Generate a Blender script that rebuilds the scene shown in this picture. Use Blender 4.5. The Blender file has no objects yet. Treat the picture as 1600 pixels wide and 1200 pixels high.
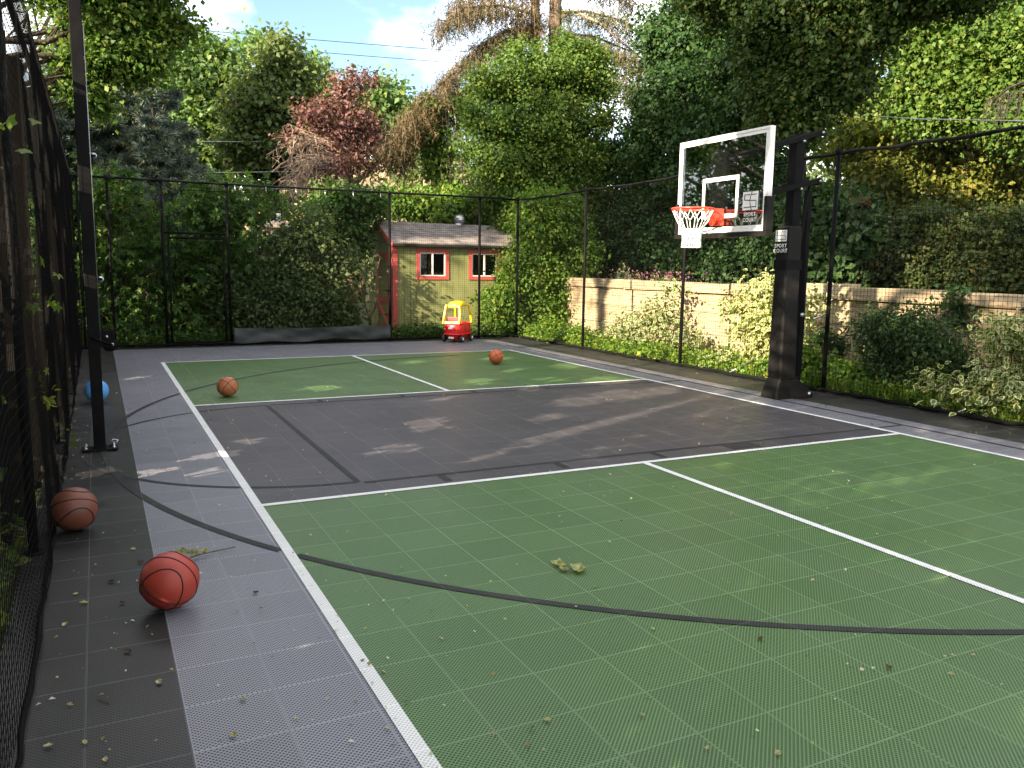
import bpy, bmesh, math, random
import numpy as np
from mathutils import Vector, Matrix, Euler

rng = np.random.default_rng(11)
random.seed(5)
SC = bpy.context.scene
COL = SC.collection

# ------------------------------------------------------------------ camera
CAM_YAW, CAM_PITCH, CAM_ROLL = -0.46601843, 0.140636818, 0.0139725754
CAM_POS = np.array([-0.865858618, -5.37540245, 1.5613611])
CAM_F = 1286.45715            # focal length in pixels of a 1600 px wide picture


def _rx(a):
    c, s = math.cos(a), math.sin(a)
    return np.array([[1, 0, 0], [0, c, -s], [0, s, c]])


def _rz(a):
    c, s = math.cos(a), math.sin(a)
    return np.array([[c, -s, 0], [s, c, 0], [0, 0, 1]])


CAM_R = _rz(CAM_ROLL) @ _rx(CAM_PITCH) @ np.array([[1, 0, 0], [0, 0, -1], [0, 1, 0]], float) @ _rz(CAM_YAW).T
cam_data = bpy.data.cameras.new('camera')
cam = bpy.data.objects.new('camera', cam_data)
COL.objects.link(cam)
SC.camera = cam
cam_data.sensor_width = 36.0
cam_data.lens = CAM_F / 1600 * 36.0
cam_data.clip_end = 4000
m3 = np.stack([CAM_R[0], -CAM_R[1], -CAM_R[2]], axis=1)
cam.matrix_world = Matrix([list(m3[i]) + [CAM_POS[i]] for i in range(3)] + [[0, 0, 0, 1]])


def ray(u, v):
    return CAM_R.T @ np.array([(u - 800) / CAM_F, (v - 600) / CAM_F, 1.0])


def ground(u, v, z=0.0):
    d = ray(u, v)
    return CAM_POS + d * ((z - CAM_POS[2]) / d[2])


def at_y(u, v, y):
    d = ray(u, v)
    return CAM_POS + d * ((y - CAM_POS[1]) / d[1])


def at_x(u, v, x):
    d = ray(u, v)
    return CAM_POS + d * ((x - CAM_POS[0]) / d[0])


def depth(p):
    return float((CAM_R @ (np.asarray(p) - CAM_POS))[2])


# ------------------------------------------------------------------ sky and sun
SUN_DIR = np.array([-0.92, -0.40, 0.350])      # towards the sun
SUN_DIR = SUN_DIR / np.linalg.norm(SUN_DIR)
SUN_EL = math.asin(SUN_DIR[2])
SUN_AZ = math.atan2(SUN_DIR[0], SUN_DIR[1])     # clockwise from +Y
world = bpy.data.worlds.new('World')
SC.world = world
world.use_nodes = True
wn, wl = world.node_tree.nodes, world.node_tree.links
wn.clear()
w_out = wn.new('ShaderNodeOutputWorld')
w_bg = wn.new('ShaderNodeBackground')
w_sky = wn.new('ShaderNodeTexSky')
w_sky.sky_type = 'NISHITA'
w_sky.sun_disc = False
w_sky.sun_elevation = SUN_EL
w_sky.sun_rotation = SUN_AZ
w_sky.air_density = 1.0
w_sky.dust_density = 0.6
w_sky.ozone_density = 1.6
w_tc = wn.new('ShaderNodeTexCoord')
w_map = wn.new('ShaderNodeMapping')
w_map.inputs['Location'].default_value = (0.34, 0.10, 0.0)
w_map.inputs['Scale'].default_value = (1.0, 1.0, 1.9)
w_no = wn.new('ShaderNodeTexNoise')
w_no.inputs['Scale'].default_value = 2.3
w_no.inputs['Detail'].default_value = 7
w_no.inputs['Roughness'].default_value = 0.52
w_cr = wn.new('ShaderNodeValToRGB')
w_cr.color_ramp.elements[0].position = 0.42
w_cr.color_ramp.elements[1].position = 0.60
w_mix = wn.new('ShaderNodeMixRGB')
w_mix.inputs[2].default_value = (13.0, 12.6, 12.2, 1)     # sunlit cloud
wl.new(w_tc.outputs['Generated'], w_map.inputs['Vector'])
wl.new(w_map.outputs['Vector'], w_no.inputs['Vector'])
wl.new(w_no.outputs['Fac'], w_cr.inputs['Fac'])
wl.new(w_cr.outputs['Color'], w_mix.inputs[0])
wl.new(w_sky.outputs['Color'], w_mix.inputs[1])
wl.new(w_mix.outputs['Color'], w_bg.inputs['Color'])
w_bg.inputs['Strength'].default_value = 0.062
wl.new(w_bg.outputs['Background'], w_out.inputs['Surface'])

sun_data = bpy.data.lights.new('sun', 'SUN')
sun_data.energy = 5.0
sun_data.angle = math.radians(0.53)
sun_data.color = (1.0, 0.83, 0.62)
sun = bpy.data.objects.new('sun', sun_data)
COL.objects.link(sun)
sun.rotation_euler = Vector(SUN_DIR).to_track_quat('Z', 'Y').to_euler()
sun.location = (-20, -10, 12)

vs = SC.view_settings
SC.display_settings.display_device = 'sRGB'
vs.view_transform = 'Standard'
vs.look = 'None'
vs.gamma = 1
vs.use_curve_mapping = False
vs.exposure = 2.36
SC.render.engine = 'CYCLES'
cy = SC.cycles
cy.max_bounces = 6
cy.diffuse_bounces = 3
cy.glossy_bounces = 3
cy.transmission_bounces = 4
cy.transparent_max_bounces = 8
cy.caustics_reflective = False
cy.caustics_refractive = False
cy.use_denoising = True


# ------------------------------------------------------------------ materials
def new_mat(name):
    m = bpy.data.materials.new(name)
    m.use_nodes = True
    nt = m.node_tree
    nt.nodes.clear()
    out = nt.nodes.new('ShaderNodeOutputMaterial')
    return m, nt, out


def principled(nt, rough=0.6, spec=0.4, metal=0.0):
    b = nt.nodes.new('ShaderNodeBsdfPrincipled')
    b.inputs['Roughness'].default_value = rough
    b.inputs['Specular IOR Level'].default_value = spec
    b.inputs['Metallic'].default_value = metal
    return b


def node(nt, kind, **kw):
    n = nt.nodes.new(kind)
    for k, v in kw.items():
        setattr(n, k, v)
    return n


def math_n(nt, op, a, b=None, c=None):
    n = nt.nodes.new('ShaderNodeMath')
    n.operation = op
    for i, x in enumerate((a, b, c)):
        if x is None:
            continue
        if isinstance(x, (int, float)):
            n.inputs[i].default_value = x
        else:
            nt.links.new(x, n.inputs[i])
    return n.outputs[0]


def mixc(nt, fac, a, b, mode='MIX'):
    n = nt.nodes.new('ShaderNodeMixRGB')
    n.blend_type = mode
    for i, x in enumerate((fac, a, b)):
        if isinstance(x, (int, float)):
            n.inputs[i].default_value = x
        elif isinstance(x, tuple):
            n.inputs[i].default_value = (*x[:3], 1)
        else:
            nt.links.new(x, n.inputs[i])
    return n.outputs[0]


def simple(name, col, rough=0.6, spec=0.4, metal=0.0, var=0.18, scale=6.0, bump=0.0, bscale=60.0, dirt=None):
    """A plain surface colour with uneven tone, optional fine relief and dirt patches."""
    m, nt, out = new_mat(name)
    b = principled(nt, rough, spec, metal)
    tc = node(nt, 'ShaderNodeTexCoord')
    no = node(nt, 'ShaderNodeTexNoise')
    no.inputs['Scale'].default_value = scale
    no.inputs['Detail'].default_value = 6
    nt.links.new(tc.outputs['Object'], no.inputs['Vector'])
    cr = node(nt, 'ShaderNodeValToRGB')
    cr.color_ramp.elements[0].position = 0.3
    cr.color_ramp.elements[1].position = 0.7
    cr.color_ramp.elements[0].color = (*[c * (1 - var) for c in col], 1)
    cr.color_ramp.elements[1].color = (*[min(1, c * (1 + var)) for c in col], 1)
    nt.links.new(no.outputs['Fac'], cr.inputs['Fac'])
    c = cr.outputs['Color']
    if dirt:
        n2 = node(nt, 'ShaderNodeTexNoise')
        n2.inputs['Scale'].default_value = scale * 0.5
        n2.inputs['Detail'].default_value = 8
        n2.inputs['Roughness'].default_value = 0.7
        nt.links.new(tc.outputs['Object'], n2.inputs['Vector'])
        r2 = node(nt, 'ShaderNodeValToRGB')
        r2.color_ramp.elements[0].position = 0.5
        r2.color_ramp.elements[1].position = 0.75
        nt.links.new(n2.outputs['Fac'], r2.inputs['Fac'])
        c = mixc(nt, r2.outputs['Color'], c, dirt)
    nt.links.new(c, b.inputs['Base Color'])
    if bump:
        n3 = node(nt, 'ShaderNodeTexNoise')
        n3.inputs['Scale'].default_value = bscale
        n3.inputs['Detail'].default_value = 5
        nt.links.new(tc.outputs['Object'], n3.inputs['Vector'])
        bp = node(nt, 'ShaderNodeBump')
        bp.inputs['Strength'].default_value = bump
        bp.inputs['Distance'].default_value = 0.01
        nt.links.new(n3.outputs['Fac'], bp.inputs['Height'])
        nt.links.new(bp.outputs['Normal'], b.inputs['Normal'])
    nt.links.new(b.outputs[0], out.inputs['Surface'])
    return m


def leaf_mat(name, cols, trans=0.35, rough=0.5, spec=0.18):
    """Leaf: colour picked per leaf from a ramp, light passes through the blade."""
    m, nt, out = new_mat(name)
    at = node(nt, 'ShaderNodeAttribute', attribute_name='tint')
    cr = node(nt, 'ShaderNodeValToRGB')
    els = cr.color_ramp.elements
    while len(els) < len(cols):
        els.new(0.5)
    for i, c in enumerate(cols):
        els[i].position = i / (len(cols) - 1)
        els[i].color = (*c, 1)
    nt.links.new(at.outputs['Fac'], cr.inputs['Fac'])
    b = principled(nt, rough, spec)
    nt.links.new(cr.outputs['Color'], b.inputs['Base Color'])
    t = node(nt, 'ShaderNodeBsdfTranslucent')
    tcol = mixc(nt, 1.0, cr.outputs['Color'], (1.35, 1.5, 0.55), 'MULTIPLY')
    nt.links.new(tcol, t.inputs['Color'])
    mx = node(nt, 'ShaderNodeMixShader')
    mx.inputs[0].default_value = trans
    nt.links.new(b.outputs[0], mx.inputs[1])
    nt.links.new(t.outputs[0], mx.inputs[2])
    nt.links.new(mx.outputs[0], out.inputs['Surface'])
    return m


TPX, TPY = 0.3106, 0.3035          # tile pitch
TX0, TY0 = -0.665, 0.0035          # a seam crossing
X_DARK_L, X_DARK_R, Y_DARK = TX0, TX0 + 24 * TPX, 10.93
KITCH, BASE_F, COURT_W = 4.195, 8.596, 6.1
GREEN = (0.098, 0.190, 0.060)
LGREY = (0.228, 0.226, 0.260)
DGREY = (0.027, 0.026, 0.027)


def lattice(nt, pos, soft=0.5):
    """Masks of the open diamond grid of a sport tile: (hole mask, rim mask)."""
    sx = node(nt, 'ShaderNodeSeparateXYZ')
    nt.links.new(pos, sx.inputs[0])
    x, y = sx.outputs[0], sx.outputs[1]
    p = 0.0127
    a = math_n(nt, 'DIVIDE', math_n(nt, 'ADD', x, y), p * 1.41421)
    b = math_n(nt, 'DIVIDE', math_n(nt, 'SUBTRACT', x, y), p * 1.41421)
    fa = math_n(nt, 'ABSOLUTE', math_n(nt, 'SUBTRACT', math_n(nt, 'FRACT', a), 0.5))
    fb = math_n(nt, 'ABSOLUTE', math_n(nt, 'SUBTRACT', math_n(nt, 'FRACT', b), 0.5))
    mx = math_n(nt, 'MAXIMUM', fa, fb)
    hole = math_n(nt, 'LESS_THAN', mx, 0.335)
    tx = math_n(nt, 'FRACT', math_n(nt, 'DIVIDE', math_n(nt, 'SUBTRACT', x, TX0), TPX))
    ty = math_n(nt, 'FRACT', math_n(nt, 'DIVIDE', math_n(nt, 'SUBTRACT', y, TY0), TPY))
    ex = math_n(nt, 'SUBTRACT', 0.5, math_n(nt, 'ABSOLUTE', math_n(nt, 'SUBTRACT', tx, 0.5)))
    ey = math_n(nt, 'SUBTRACT', 0.5, math_n(nt, 'ABSOLUTE', math_n(nt, 'SUBTRACT', ty, 0.5)))
    e = math_n(nt, 'MINIMUM', ex, ey)
    rim = math_n(nt, 'LESS_THAN', e, 0.011)
    hole = math_n(nt, 'MULTIPLY', hole, math_n(nt, 'SUBTRACT', 1.0, rim))
    return x, y, hole, rim


def court_finish(nt, out, col, hole, rim, pos, rough=0.40, spec=0.22):
    n1 = node(nt, 'ShaderNodeTexNoise')
    n1.inputs['Scale'].default_value = 1.3
    n1.inputs['Detail'].default_value = 7
    n1.inputs['Roughness'].default_value = 0.62
    nt.links.new(pos, n1.inputs['Vector'])
    d1 = node(nt, 'ShaderNodeValToRGB')
    d1.color_ramp.elements[0].position = 0.42
    d1.color_ramp.elements[1].position = 0.72
    nt.links.new(n1.outputs['Fac'], d1.inputs['Fac'])
    dust = math_n(nt, 'MULTIPLY', d1.outputs['Color'], 0.10)
    c = mixc(nt, dust, col, (0.30, 0.28, 0.24))          # pale dust film
    n2 = node(nt, 'ShaderNodeTexNoise')
    n2.inputs['Scale'].default_value = 34
    n2.inputs['Detail'].default_value = 3
    nt.links.new(pos, n2.inputs['Vector'])
    sp = math_n(nt, 'MULTIPLY', math_n(nt, 'GREATER_THAN', n2.outputs['Fac'], 0.685), 0.45)
    c = mixc(nt, sp, c, (0.03, 0.03, 0.028))             # small scuffs
    c = mixc(nt, math_n(nt, 'MULTIPLY', rim, 0.13), c, (0.32, 0.33, 0.33))   # paler tile rims
    dark = mixc(nt, 1.0, c, (0.12, 0.13, 0.12), 'MULTIPLY')
    c = mixc(nt, hole, c, dark)
    b = principled(nt, rough, spec)
    nt.links.new(c, b.inputs['Base Color'])
    r = math_n(nt, 'ADD', math_n(nt, 'MULTIPLY', n1.outputs['Fac'], 0.25), rough - 0.10)
    nt.links.new(r, b.inputs['Roughness'])
    bp = node(nt, 'ShaderNodeBump')
    bp.inputs['Strength'].default_value = 0.5
    bp.inputs['Distance'].default_value = 0.004
    nt.links.new(math_n(nt, 'SUBTRACT', 1.0, hole), bp.inputs['Height'])
    nt.links.new(bp.outputs['Normal'], b.inputs['Normal'])
    nt.links.new(b.outputs[0], out.inputs['Surface'])


def court_material():
    m, nt, out = new_mat('sport_tile')
    g = node(nt, 'ShaderNodeNewGeometry')
    x, y, hole, rim = lattice(nt, g.outputs['Position'])

    def between(v, lo, hi):
        return math_n(nt, 'MULTIPLY', math_n(nt, 'GREATER_THAN', v, lo), math_n(nt, 'LESS_THAN', v, hi))
    light = math_n(nt, 'MULTIPLY', between(x, X_DARK_L, X_DARK_R), math_n(nt, 'LESS_THAN', y, Y_DARK))
    play = math_n(nt, 'MULTIPLY', between(x, 0.0, COURT_W), math_n(nt, 'LESS_THAN', y, BASE_F))
    kit = math_n(nt, 'MULTIPLY', play, between(y, 0.0, KITCH))
    c = mixc(nt, light, DGREY, LGREY)
    c = mixc(nt, play, c, GREEN)
    c = mixc(nt, kit, c, (0.086, 0.079, 0.088))
    # each tile takes the dye a little differently
    wn_ = node(nt, 'ShaderNodeTexWhiteNoise', noise_dimensions='2D')
    cb = node(nt, 'ShaderNodeCombineXYZ')
    nt.links.new(math_n(nt, 'FLOOR', math_n(nt, 'DIVIDE', math_n(nt, 'SUBTRACT', x, TX0), TPX)), cb.inputs[0])
    nt.links.new(math_n(nt, 'FLOOR', math_n(nt, 'DIVIDE', math_n(nt, 'SUBTRACT', y, TY0), TPY)), cb.inputs[1])
    nt.links.new(cb.outputs[0], wn_.inputs['Vector'])
    k = math_n(nt, 'ADD', 0.93, math_n(nt, 'MULTIPLY', wn_.outputs['Value'], 0.14))
    c = mixc(nt, 1.0, c, k, 'MULTIPLY')
    court_finish(nt, out, c, hole, rim, g.outputs['Position'])
    return m


def line_material(name, col):
    m, nt, out = new_mat(name)
    g = node(nt, 'ShaderNodeNewGeometry')
    x, y, hole, rim = lattice(nt, g.outputs['Position'])
    n = node(nt, 'ShaderNodeTexNoise')
    n.inputs['Scale'].default_value = 9
    n.inputs['Detail'].default_value = 6
    nt.links.new(g.outputs['Position'], n.inputs['Vector'])
    c = mixc(nt, math_n(nt, 'MULTIPLY', n.outputs['Fac'], 0.25), col, tuple(v * 0.6 for v in col))
    h2 = math_n(nt, 'MULTIPLY', hole, 0.45 if col[0] > 0.3 else 0.8)
    court_finish(nt, out, c, h2, math_n(nt, 'MULTIPLY', rim, 0.25), g.outputs['Position'], 0.6, 0.15)
    return m


def stone_material():
    m, nt, out = new_mat('sandstone')
    tc = node(nt, 'ShaderNodeTexCoord')
    g = node(nt, 'ShaderNodeNewGeometry')
    oi = node(nt, 'ShaderNodeObjectInfo')
    mp = node(nt, 'ShaderNodeMapping')
    mp.inputs['Scale'].default_value = (1.0, 1.1, 9.0)
    nt.links.new(g.outputs['Position'], mp.inputs['Vector'])
    n = node(nt, 'ShaderNodeTexNoise')
    n.inputs['Scale'].default_value = 2.4
    n.inputs['Detail'].default_value = 9
    n.inputs['Roughness'].default_value = 0.65
    nt.links.new(mp.outputs[0], n.inputs['Vector'])
    cr = node(nt, 'ShaderNodeValToRGB')
    e = cr.color_ramp.elements
    e[0].position, e[1].position = 0.32, 0.68
    e[0].color = (0.215, 0.165, 0.100, 1)
    e[1].color = (0.41, 0.325, 0.210, 1)
    nt.links.new(n.outputs['Fac'], cr.inputs['Fac'])
    k = math_n(nt, 'ADD', 0.90, math_n(nt, 'MULTIPLY', oi.outputs['Random'], 0.18))
    c = mixc(nt, 1.0, cr.outputs['Color'], k, 'MULTIPLY')
    n3 = node(nt, 'ShaderNodeTexNoise')
    n3.inputs['Scale'].default_value = 3.1
    n3.inputs['Detail'].default_value = 8
    nt.links.new(g.outputs['Position'], n3.inputs['Vector'])
    st = node(nt, 'ShaderNodeValToRGB')
    st.color_ramp.elements[0].position = 0.55
    st.color_ramp.elements[1].position = 0.72
    nt.links.new(n3.outputs['Fac'], st.inputs['Fac'])
    c = mixc(nt, math_n(nt, 'MULTIPLY', st.outputs['Color'], 0.5), c, (0.13, 0.105, 0.08))
    b = principled(nt, 0.85, 0.2)
    nt.links.new(c, b.inputs['Base Color'])
    bp = node(nt, 'ShaderNodeBump')
    bp.inputs['Strength'].default_value = 0.8
    bp.inputs['Distance'].default_value = 0.02
    nt.links.new(n.outputs['Fac'], bp.inputs['Height'])
    nt.links.new(bp.outputs['Normal'], b.inputs['Normal'])
    nt.links.new(b.outputs[0], out.inputs['Surface'])
    return m


def bark_material(name, c0, c1):
    m, nt, out = new_mat(name)
    tc = node(nt, 'ShaderNodeTexCoord')
    mp = node(nt, 'ShaderNodeMapping')
    mp.inputs['Scale'].default_value = (9, 9, 1.6)
    nt.links.new(tc.outputs['Object'], mp.inputs['Vector'])
    n = node(nt, 'ShaderNodeTexNoise')
    n.inputs['Scale'].default_value = 2.2
    n.inputs['Detail'].default_value = 8
    nt.links.new(mp.outputs[0], n.inputs['Vector'])
    cr = node(nt, 'ShaderNodeValToRGB')
    cr.color_ramp.elements[0].position = 0.35
    cr.color_ramp.elements[1].position = 0.66
    cr.color_ramp.elements[0].color = (*c0, 1)
    cr.color_ramp.elements[1].color = (*c1, 1)
    nt.links.new(n.outputs['Fac'], cr.inputs['Fac'])
    b = principled(nt, 0.9, 0.15)
    nt.links.new(cr.outputs['Color'], b.inputs['Base Color'])
    bp = node(nt, 'ShaderNodeBump')
    bp.inputs['Strength'].default_value = 0.9
    bp.inputs['Distance'].default_value = 0.03
    nt.links.new(n.outputs['Fac'], bp.inputs['Height'])
    nt.links.new(bp.outputs['Normal'], b.inputs['Normal'])
    nt.links.new(b.outputs[0], out.inputs['Surface'])
    return m


def ground_material():
    m, nt, out = new_mat('garden_soil')
    g = node(nt, 'ShaderNodeNewGeometry')
    n = node(nt, 'ShaderNodeTexNoise')
    n.inputs['Scale'].default_value = 2.2
    n.inputs['Detail'].default_value = 9
    n.inputs['Roughness'].default_value = 0.7
    nt.links.new(g.outputs['Position'], n.inputs['Vector'])
    cr = node(nt, 'ShaderNodeValToRGB')
    e = cr.color_ramp.elements
    e[0].position, e[1].position = 0.38, 0.62
    e[0].color = (0.045, 0.034, 0.022, 1)
    e[1].color = (0.055, 0.075, 0.022, 1)
    nt.links.new(n.outputs['Fac'], cr.inputs['Fac'])
    b = principled(nt, 0.95, 0.1)
    nt.links.new(cr.outputs['Color'], b.inputs['Base Color'])
    bp = node(nt, 'ShaderNodeBump')
    bp.inputs['Strength'].default_value = 1.0
    bp.inputs['Distance'].default_value = 0.05
    nt.links.new(n.outputs['Fac'], bp.inputs['Height'])
    nt.links.new(bp.outputs['Normal'], b.inputs['Normal'])
    nt.links.new(b.outputs[0], out.inputs['Surface'])
    return m


def screen_material():
    """Woven windscreen fabric: dark, a little light bleeds through."""
    m, nt, out = new_mat('windscreen_fabric')
    g = node(nt, 'ShaderNodeNewGeometry')
    mp = node(nt, 'ShaderNodeMapping')
    mp.inputs['Scale'].default_value = (1, 5.5, 0.7)
    nt.links.new(g.outputs['Position'], mp.inputs['Vector'])
    n = node(nt, 'ShaderNodeTexNoise')
    n.inputs['Scale'].default_value = 3
    n.inputs['Detail'].default_value = 7
    nt.links.new(mp.outputs[0], n.inputs['Vector'])
    cr = node(nt, 'ShaderNodeValToRGB')
    cr.color_ramp.elements[0].position = 0.4
    cr.color_ramp.elements[1].position = 0.72
    cr.color_ramp.elements[0].color = (0.004, 0.004, 0.004, 1)
    cr.color_ramp.elements[1].color = (0.010, 0.009, 0.0075, 1)
    nt.links.new(n.outputs['Fac'], cr.inputs['Fac'])
    b = principled(nt, 0.85, 0.03)
    nt.links.new(cr.outputs['Color'], b.inputs['Base Color'])
    t = node(nt, 'ShaderNodeBsdfTranslucent')
    t.inputs['Color'].default_value = (0.014, 0.012, 0.010, 1)
    mx = node(nt, 'ShaderNodeMixShader')
    mx.inputs[0].default_value = 0.25
    nt.links.new(b.outputs[0], mx.inputs[1])
    nt.links.new(t.outputs[0], mx.inputs[2])
    nt.links.new(mx.outputs[0], out.inputs['Surface'])
    return m


def glass_material(name, tint=(0.93, 0.96, 0.95), gloss=0.9):
    m, nt, out = new_mat(name)
    tr = node(nt, 'ShaderNodeBsdfTransparent')
    tr.inputs['Color'].default_value = (*tint, 1)
    gl = node(nt, 'ShaderNodeBsdfGlossy')
    gl.inputs['Roughness'].default_value = 0.015
    fr = node(nt, 'ShaderNodeFresnel')
    fr.inputs['IOR'].default_value = 1.5
    mx = node(nt, 'ShaderNodeMixShader')
    nt.links.new(math_n(nt, 'MULTIPLY', fr.outputs[0], gloss), mx.inputs[0])
    nt.links.new(tr.outputs[0], mx.inputs[1])
    nt.links.new(gl.outputs[0], mx.inputs[2])
    nt.links.new(mx.outputs[0], out.inputs['Surface'])
    return m


M = {}
M['court'] = court_material()
M['white_line'] = line_material('white_line_paint', (0.74, 0.74, 0.72))
M['black_line'] = line_material('black_line_paint', (0.030, 0.030, 0.031))
M['slab'] = simple('concrete_slab', (0.10, 0.10, 0.10), 0.9, 0.1, bump=0.3)
M['soil'] = ground_material()
M['stone'] = stone_material()
M['black_steel'] = simple('black_painted_steel', (0.006, 0.006, 0.0065), 0.5, 0.045, var=0.3, scale=8, dirt=(0.008, 0.0078, 0.0075))
M['net'] = simple('black_netting', (0.006, 0.006, 0.006), 0.8, 0.03)
M['netgrey'] = simple('weathered_netting', (0.007, 0.007, 0.0068), 0.8, 0.03)
M['screen'] = screen_material()
M['vinyl'] = simple('black_vinyl_pad', (0.010, 0.0095, 0.009), 0.45, 0.09, var=0.35, scale=5, bump=0.25, bscale=14)
M['galv'] = simple('galvanised_steel', (0.42, 0.42, 0.43), 0.35, 0.5, 0.9)
M['white'] = simple('white_enamel', (0.64, 0.64, 0.625), 0.35, 0.5, var=0.05)
M['white_cord'] = simple('white_nylon_cord', (0.62, 0.62, 0.60), 0.7, 0.2, var=0.06)
M['red'] = simple('red_rim_enamel', (0.78, 0.045, 0.02), 0.35, 0.5, var=0.1)
M['glass'] = glass_material('backboard_glass', gloss=0.38)
M['bark'] = bark_material('brown_bark', (0.045, 0.033, 0.024), (0.17, 0.125, 0.09))
M['bark_warm'] = bark_material('reddish_bark', (0.10, 0.055, 0.035), (0.34, 0.20, 0.13))
M['bark_pale'] = bark_material('pale_dead_wood', (0.22, 0.155, 0.11), (0.42, 0.33, 0.26))
M['bark_dark'] = bark_material('dark_bark', (0.018, 0.015, 0.012), (0.07, 0.055, 0.04))
M['L_creeper'] = leaf_mat('creeper_leaves', [(0.020, 0.050, 0.012), (0.034, 0.082, 0.016), (0.062, 0.125, 0.022), (0.11, 0.13, 0.03)])
M['L_shrub'] = leaf_mat('grey_green_shrub_leaves', [(0.035, 0.060, 0.022), (0.060, 0.095, 0.032), (0.095, 0.130, 0.050), (0.13, 0.15, 0.05)])
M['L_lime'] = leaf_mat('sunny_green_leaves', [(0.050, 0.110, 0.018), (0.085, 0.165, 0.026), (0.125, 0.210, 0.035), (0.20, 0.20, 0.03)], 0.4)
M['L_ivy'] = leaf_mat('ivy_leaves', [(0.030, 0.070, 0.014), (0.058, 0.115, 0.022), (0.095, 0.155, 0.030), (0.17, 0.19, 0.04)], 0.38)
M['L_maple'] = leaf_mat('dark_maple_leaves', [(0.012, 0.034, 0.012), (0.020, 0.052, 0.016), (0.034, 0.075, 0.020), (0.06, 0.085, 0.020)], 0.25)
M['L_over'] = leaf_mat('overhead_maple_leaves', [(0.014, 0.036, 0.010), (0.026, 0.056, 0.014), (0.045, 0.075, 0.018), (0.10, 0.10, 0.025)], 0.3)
M['L_gold'] = leaf_mat('golden_green_leaves', [(0.07, 0.10, 0.020), (0.11, 0.14, 0.028), (0.16, 0.18, 0.035), (0.24, 0.19, 0.05)], 0.4)
M['L_oliv'] = leaf_mat('olive_green_leaves', [(0.045, 0.075, 0.026), (0.070, 0.105, 0.036), (0.100, 0.135, 0.044), (0.14, 0.13, 0.045)])
M['L_pale'] = leaf_mat('pale_green_leaves', [(0.050, 0.105, 0.040), (0.085, 0.150, 0.055), (0.120, 0.190, 0.060), (0.18, 0.21, 0.05)], 0.4)
M['L_purple'] = leaf_mat('purple_plum_leaves', [(0.080, 0.034, 0.040), (0.115, 0.052, 0.056), (0.145, 0.074, 0.070), (0.19, 0.12, 0.095)], 0.35)
M['L_spruce'] = leaf_mat('blue_spruce_needles', [(0.055, 0.080, 0.062), (0.090, 0.125, 0.100), (0.13, 0.170, 0.140), (0.19, 0.20, 0.13)], 0.1, 0.6)
M['L_brown'] = leaf_mat('browned_conifer_needles', [(0.040, 0.050, 0.018), (0.065, 0.060, 0.026), (0.095, 0.068, 0.034), (0.14, 0.088, 0.050)], 0.15, 0.7, 0.15)
M['L_conifer'] = leaf_mat('green_conifer_needles', [(0.035, 0.055, 0.022), (0.06, 0.08, 0.025), (0.10, 0.10, 0.03), (0.16, 0.12, 0.04)], 0.12, 0.7, 0.15)
M['L_dark'] = leaf_mat('dark_shrub_leaves', [(0.014, 0.034, 0.012), (0.024, 0.055, 0.017), (0.040, 0.080, 0.022), (0.06, 0.095, 0.03)], 0.25)
M['L_hedge'] = leaf_mat('mixed_hedge_leaves', [(0.020, 0.034, 0.012), (0.036, 0.058, 0.018), (0.060, 0.082, 0.024), (0.13, 0.085, 0.03)], 0.3)
M['L_cover'] = leaf_mat('ground_cover_leaves', [(0.045, 0.095, 0.016), (0.080, 0.160, 0.022), (0.130, 0.215, 0.028), (0.20, 0.22, 0.03)], 0.35)
M['L_cream'] = leaf_mat('cream_leaf_margin', [(0.26, 0.29, 0.13), (0.36, 0.38, 0.19), (0.46, 0.47, 0.27)], 0.3)  # cream margin toned down as if shaded, for the duller dogwoods
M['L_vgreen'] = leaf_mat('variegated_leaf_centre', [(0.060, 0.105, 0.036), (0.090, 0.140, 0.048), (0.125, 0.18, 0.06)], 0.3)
M['L_cream2'] = leaf_mat('bright_cream_leaf_margin', [(0.38, 0.40, 0.17), (0.48, 0.49, 0.23), (0.56, 0.57, 0.32)], 0.3)  # brighter margin copy: sunlight in one dogwood, plain cream edges in others
M['L_vgreen2'] = leaf_mat('sunlit_leaf_centre', [(0.13, 0.17, 0.055), (0.18, 0.22, 0.07), (0.24, 0.28, 0.09)], 0.3)  # brighter copy of the leaf centre, sunlight put into its colour
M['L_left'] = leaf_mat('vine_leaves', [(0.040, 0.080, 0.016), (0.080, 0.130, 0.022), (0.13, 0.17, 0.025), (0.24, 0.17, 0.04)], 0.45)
M['L_flower'] = leaf_mat('purple_flower_spikes', [(0.18, 0.06, 0.14), (0.26, 0.10, 0.18), (0.22, 0.15, 0.06)], 0.3)
M['L_berry'] = leaf_mat('rust_seed_heads', [(0.09, 0.035, 0.02), (0.15, 0.055, 0.03)], 0.2)
M['L_litter'] = leaf_mat('dry_leaf_litter', [(0.10, 0.065, 0.035), (0.30, 0.26, 0.11), (0.42, 0.38, 0.20), (0.50, 0.47, 0.36)], 0.2, 0.7)


# ------------------------------------------------------------------ helpers
def tag(o, label=None, cat=None, group=None, kind=None):
    if label:
        o['label'] = label
    if cat:
        o['category'] = cat
    if group:
        o['group'] = group
    if kind:
        o['kind'] = kind
    return o


def empty(name, loc=(0, 0, 0), rz=0.0, label=None, cat=None, group=None):
    o = bpy.data.objects.new(name, None)
    COL.objects.link(o)
    o.location = tuple(float(v) for v in loc)
    o.rotation_euler = (0, 0, rz)
    o.empty_display_size = 0.2
    tag(o, label, cat, group)
    return o


def link(name, me, mat=None, parent=None):
    o = bpy.data.objects.new(name, me)
    COL.objects.link(o)
    if mat is not None and not me.materials:
        me.materials.append(mat)
    if parent is not None:
        o.parent = parent
    return o


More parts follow.
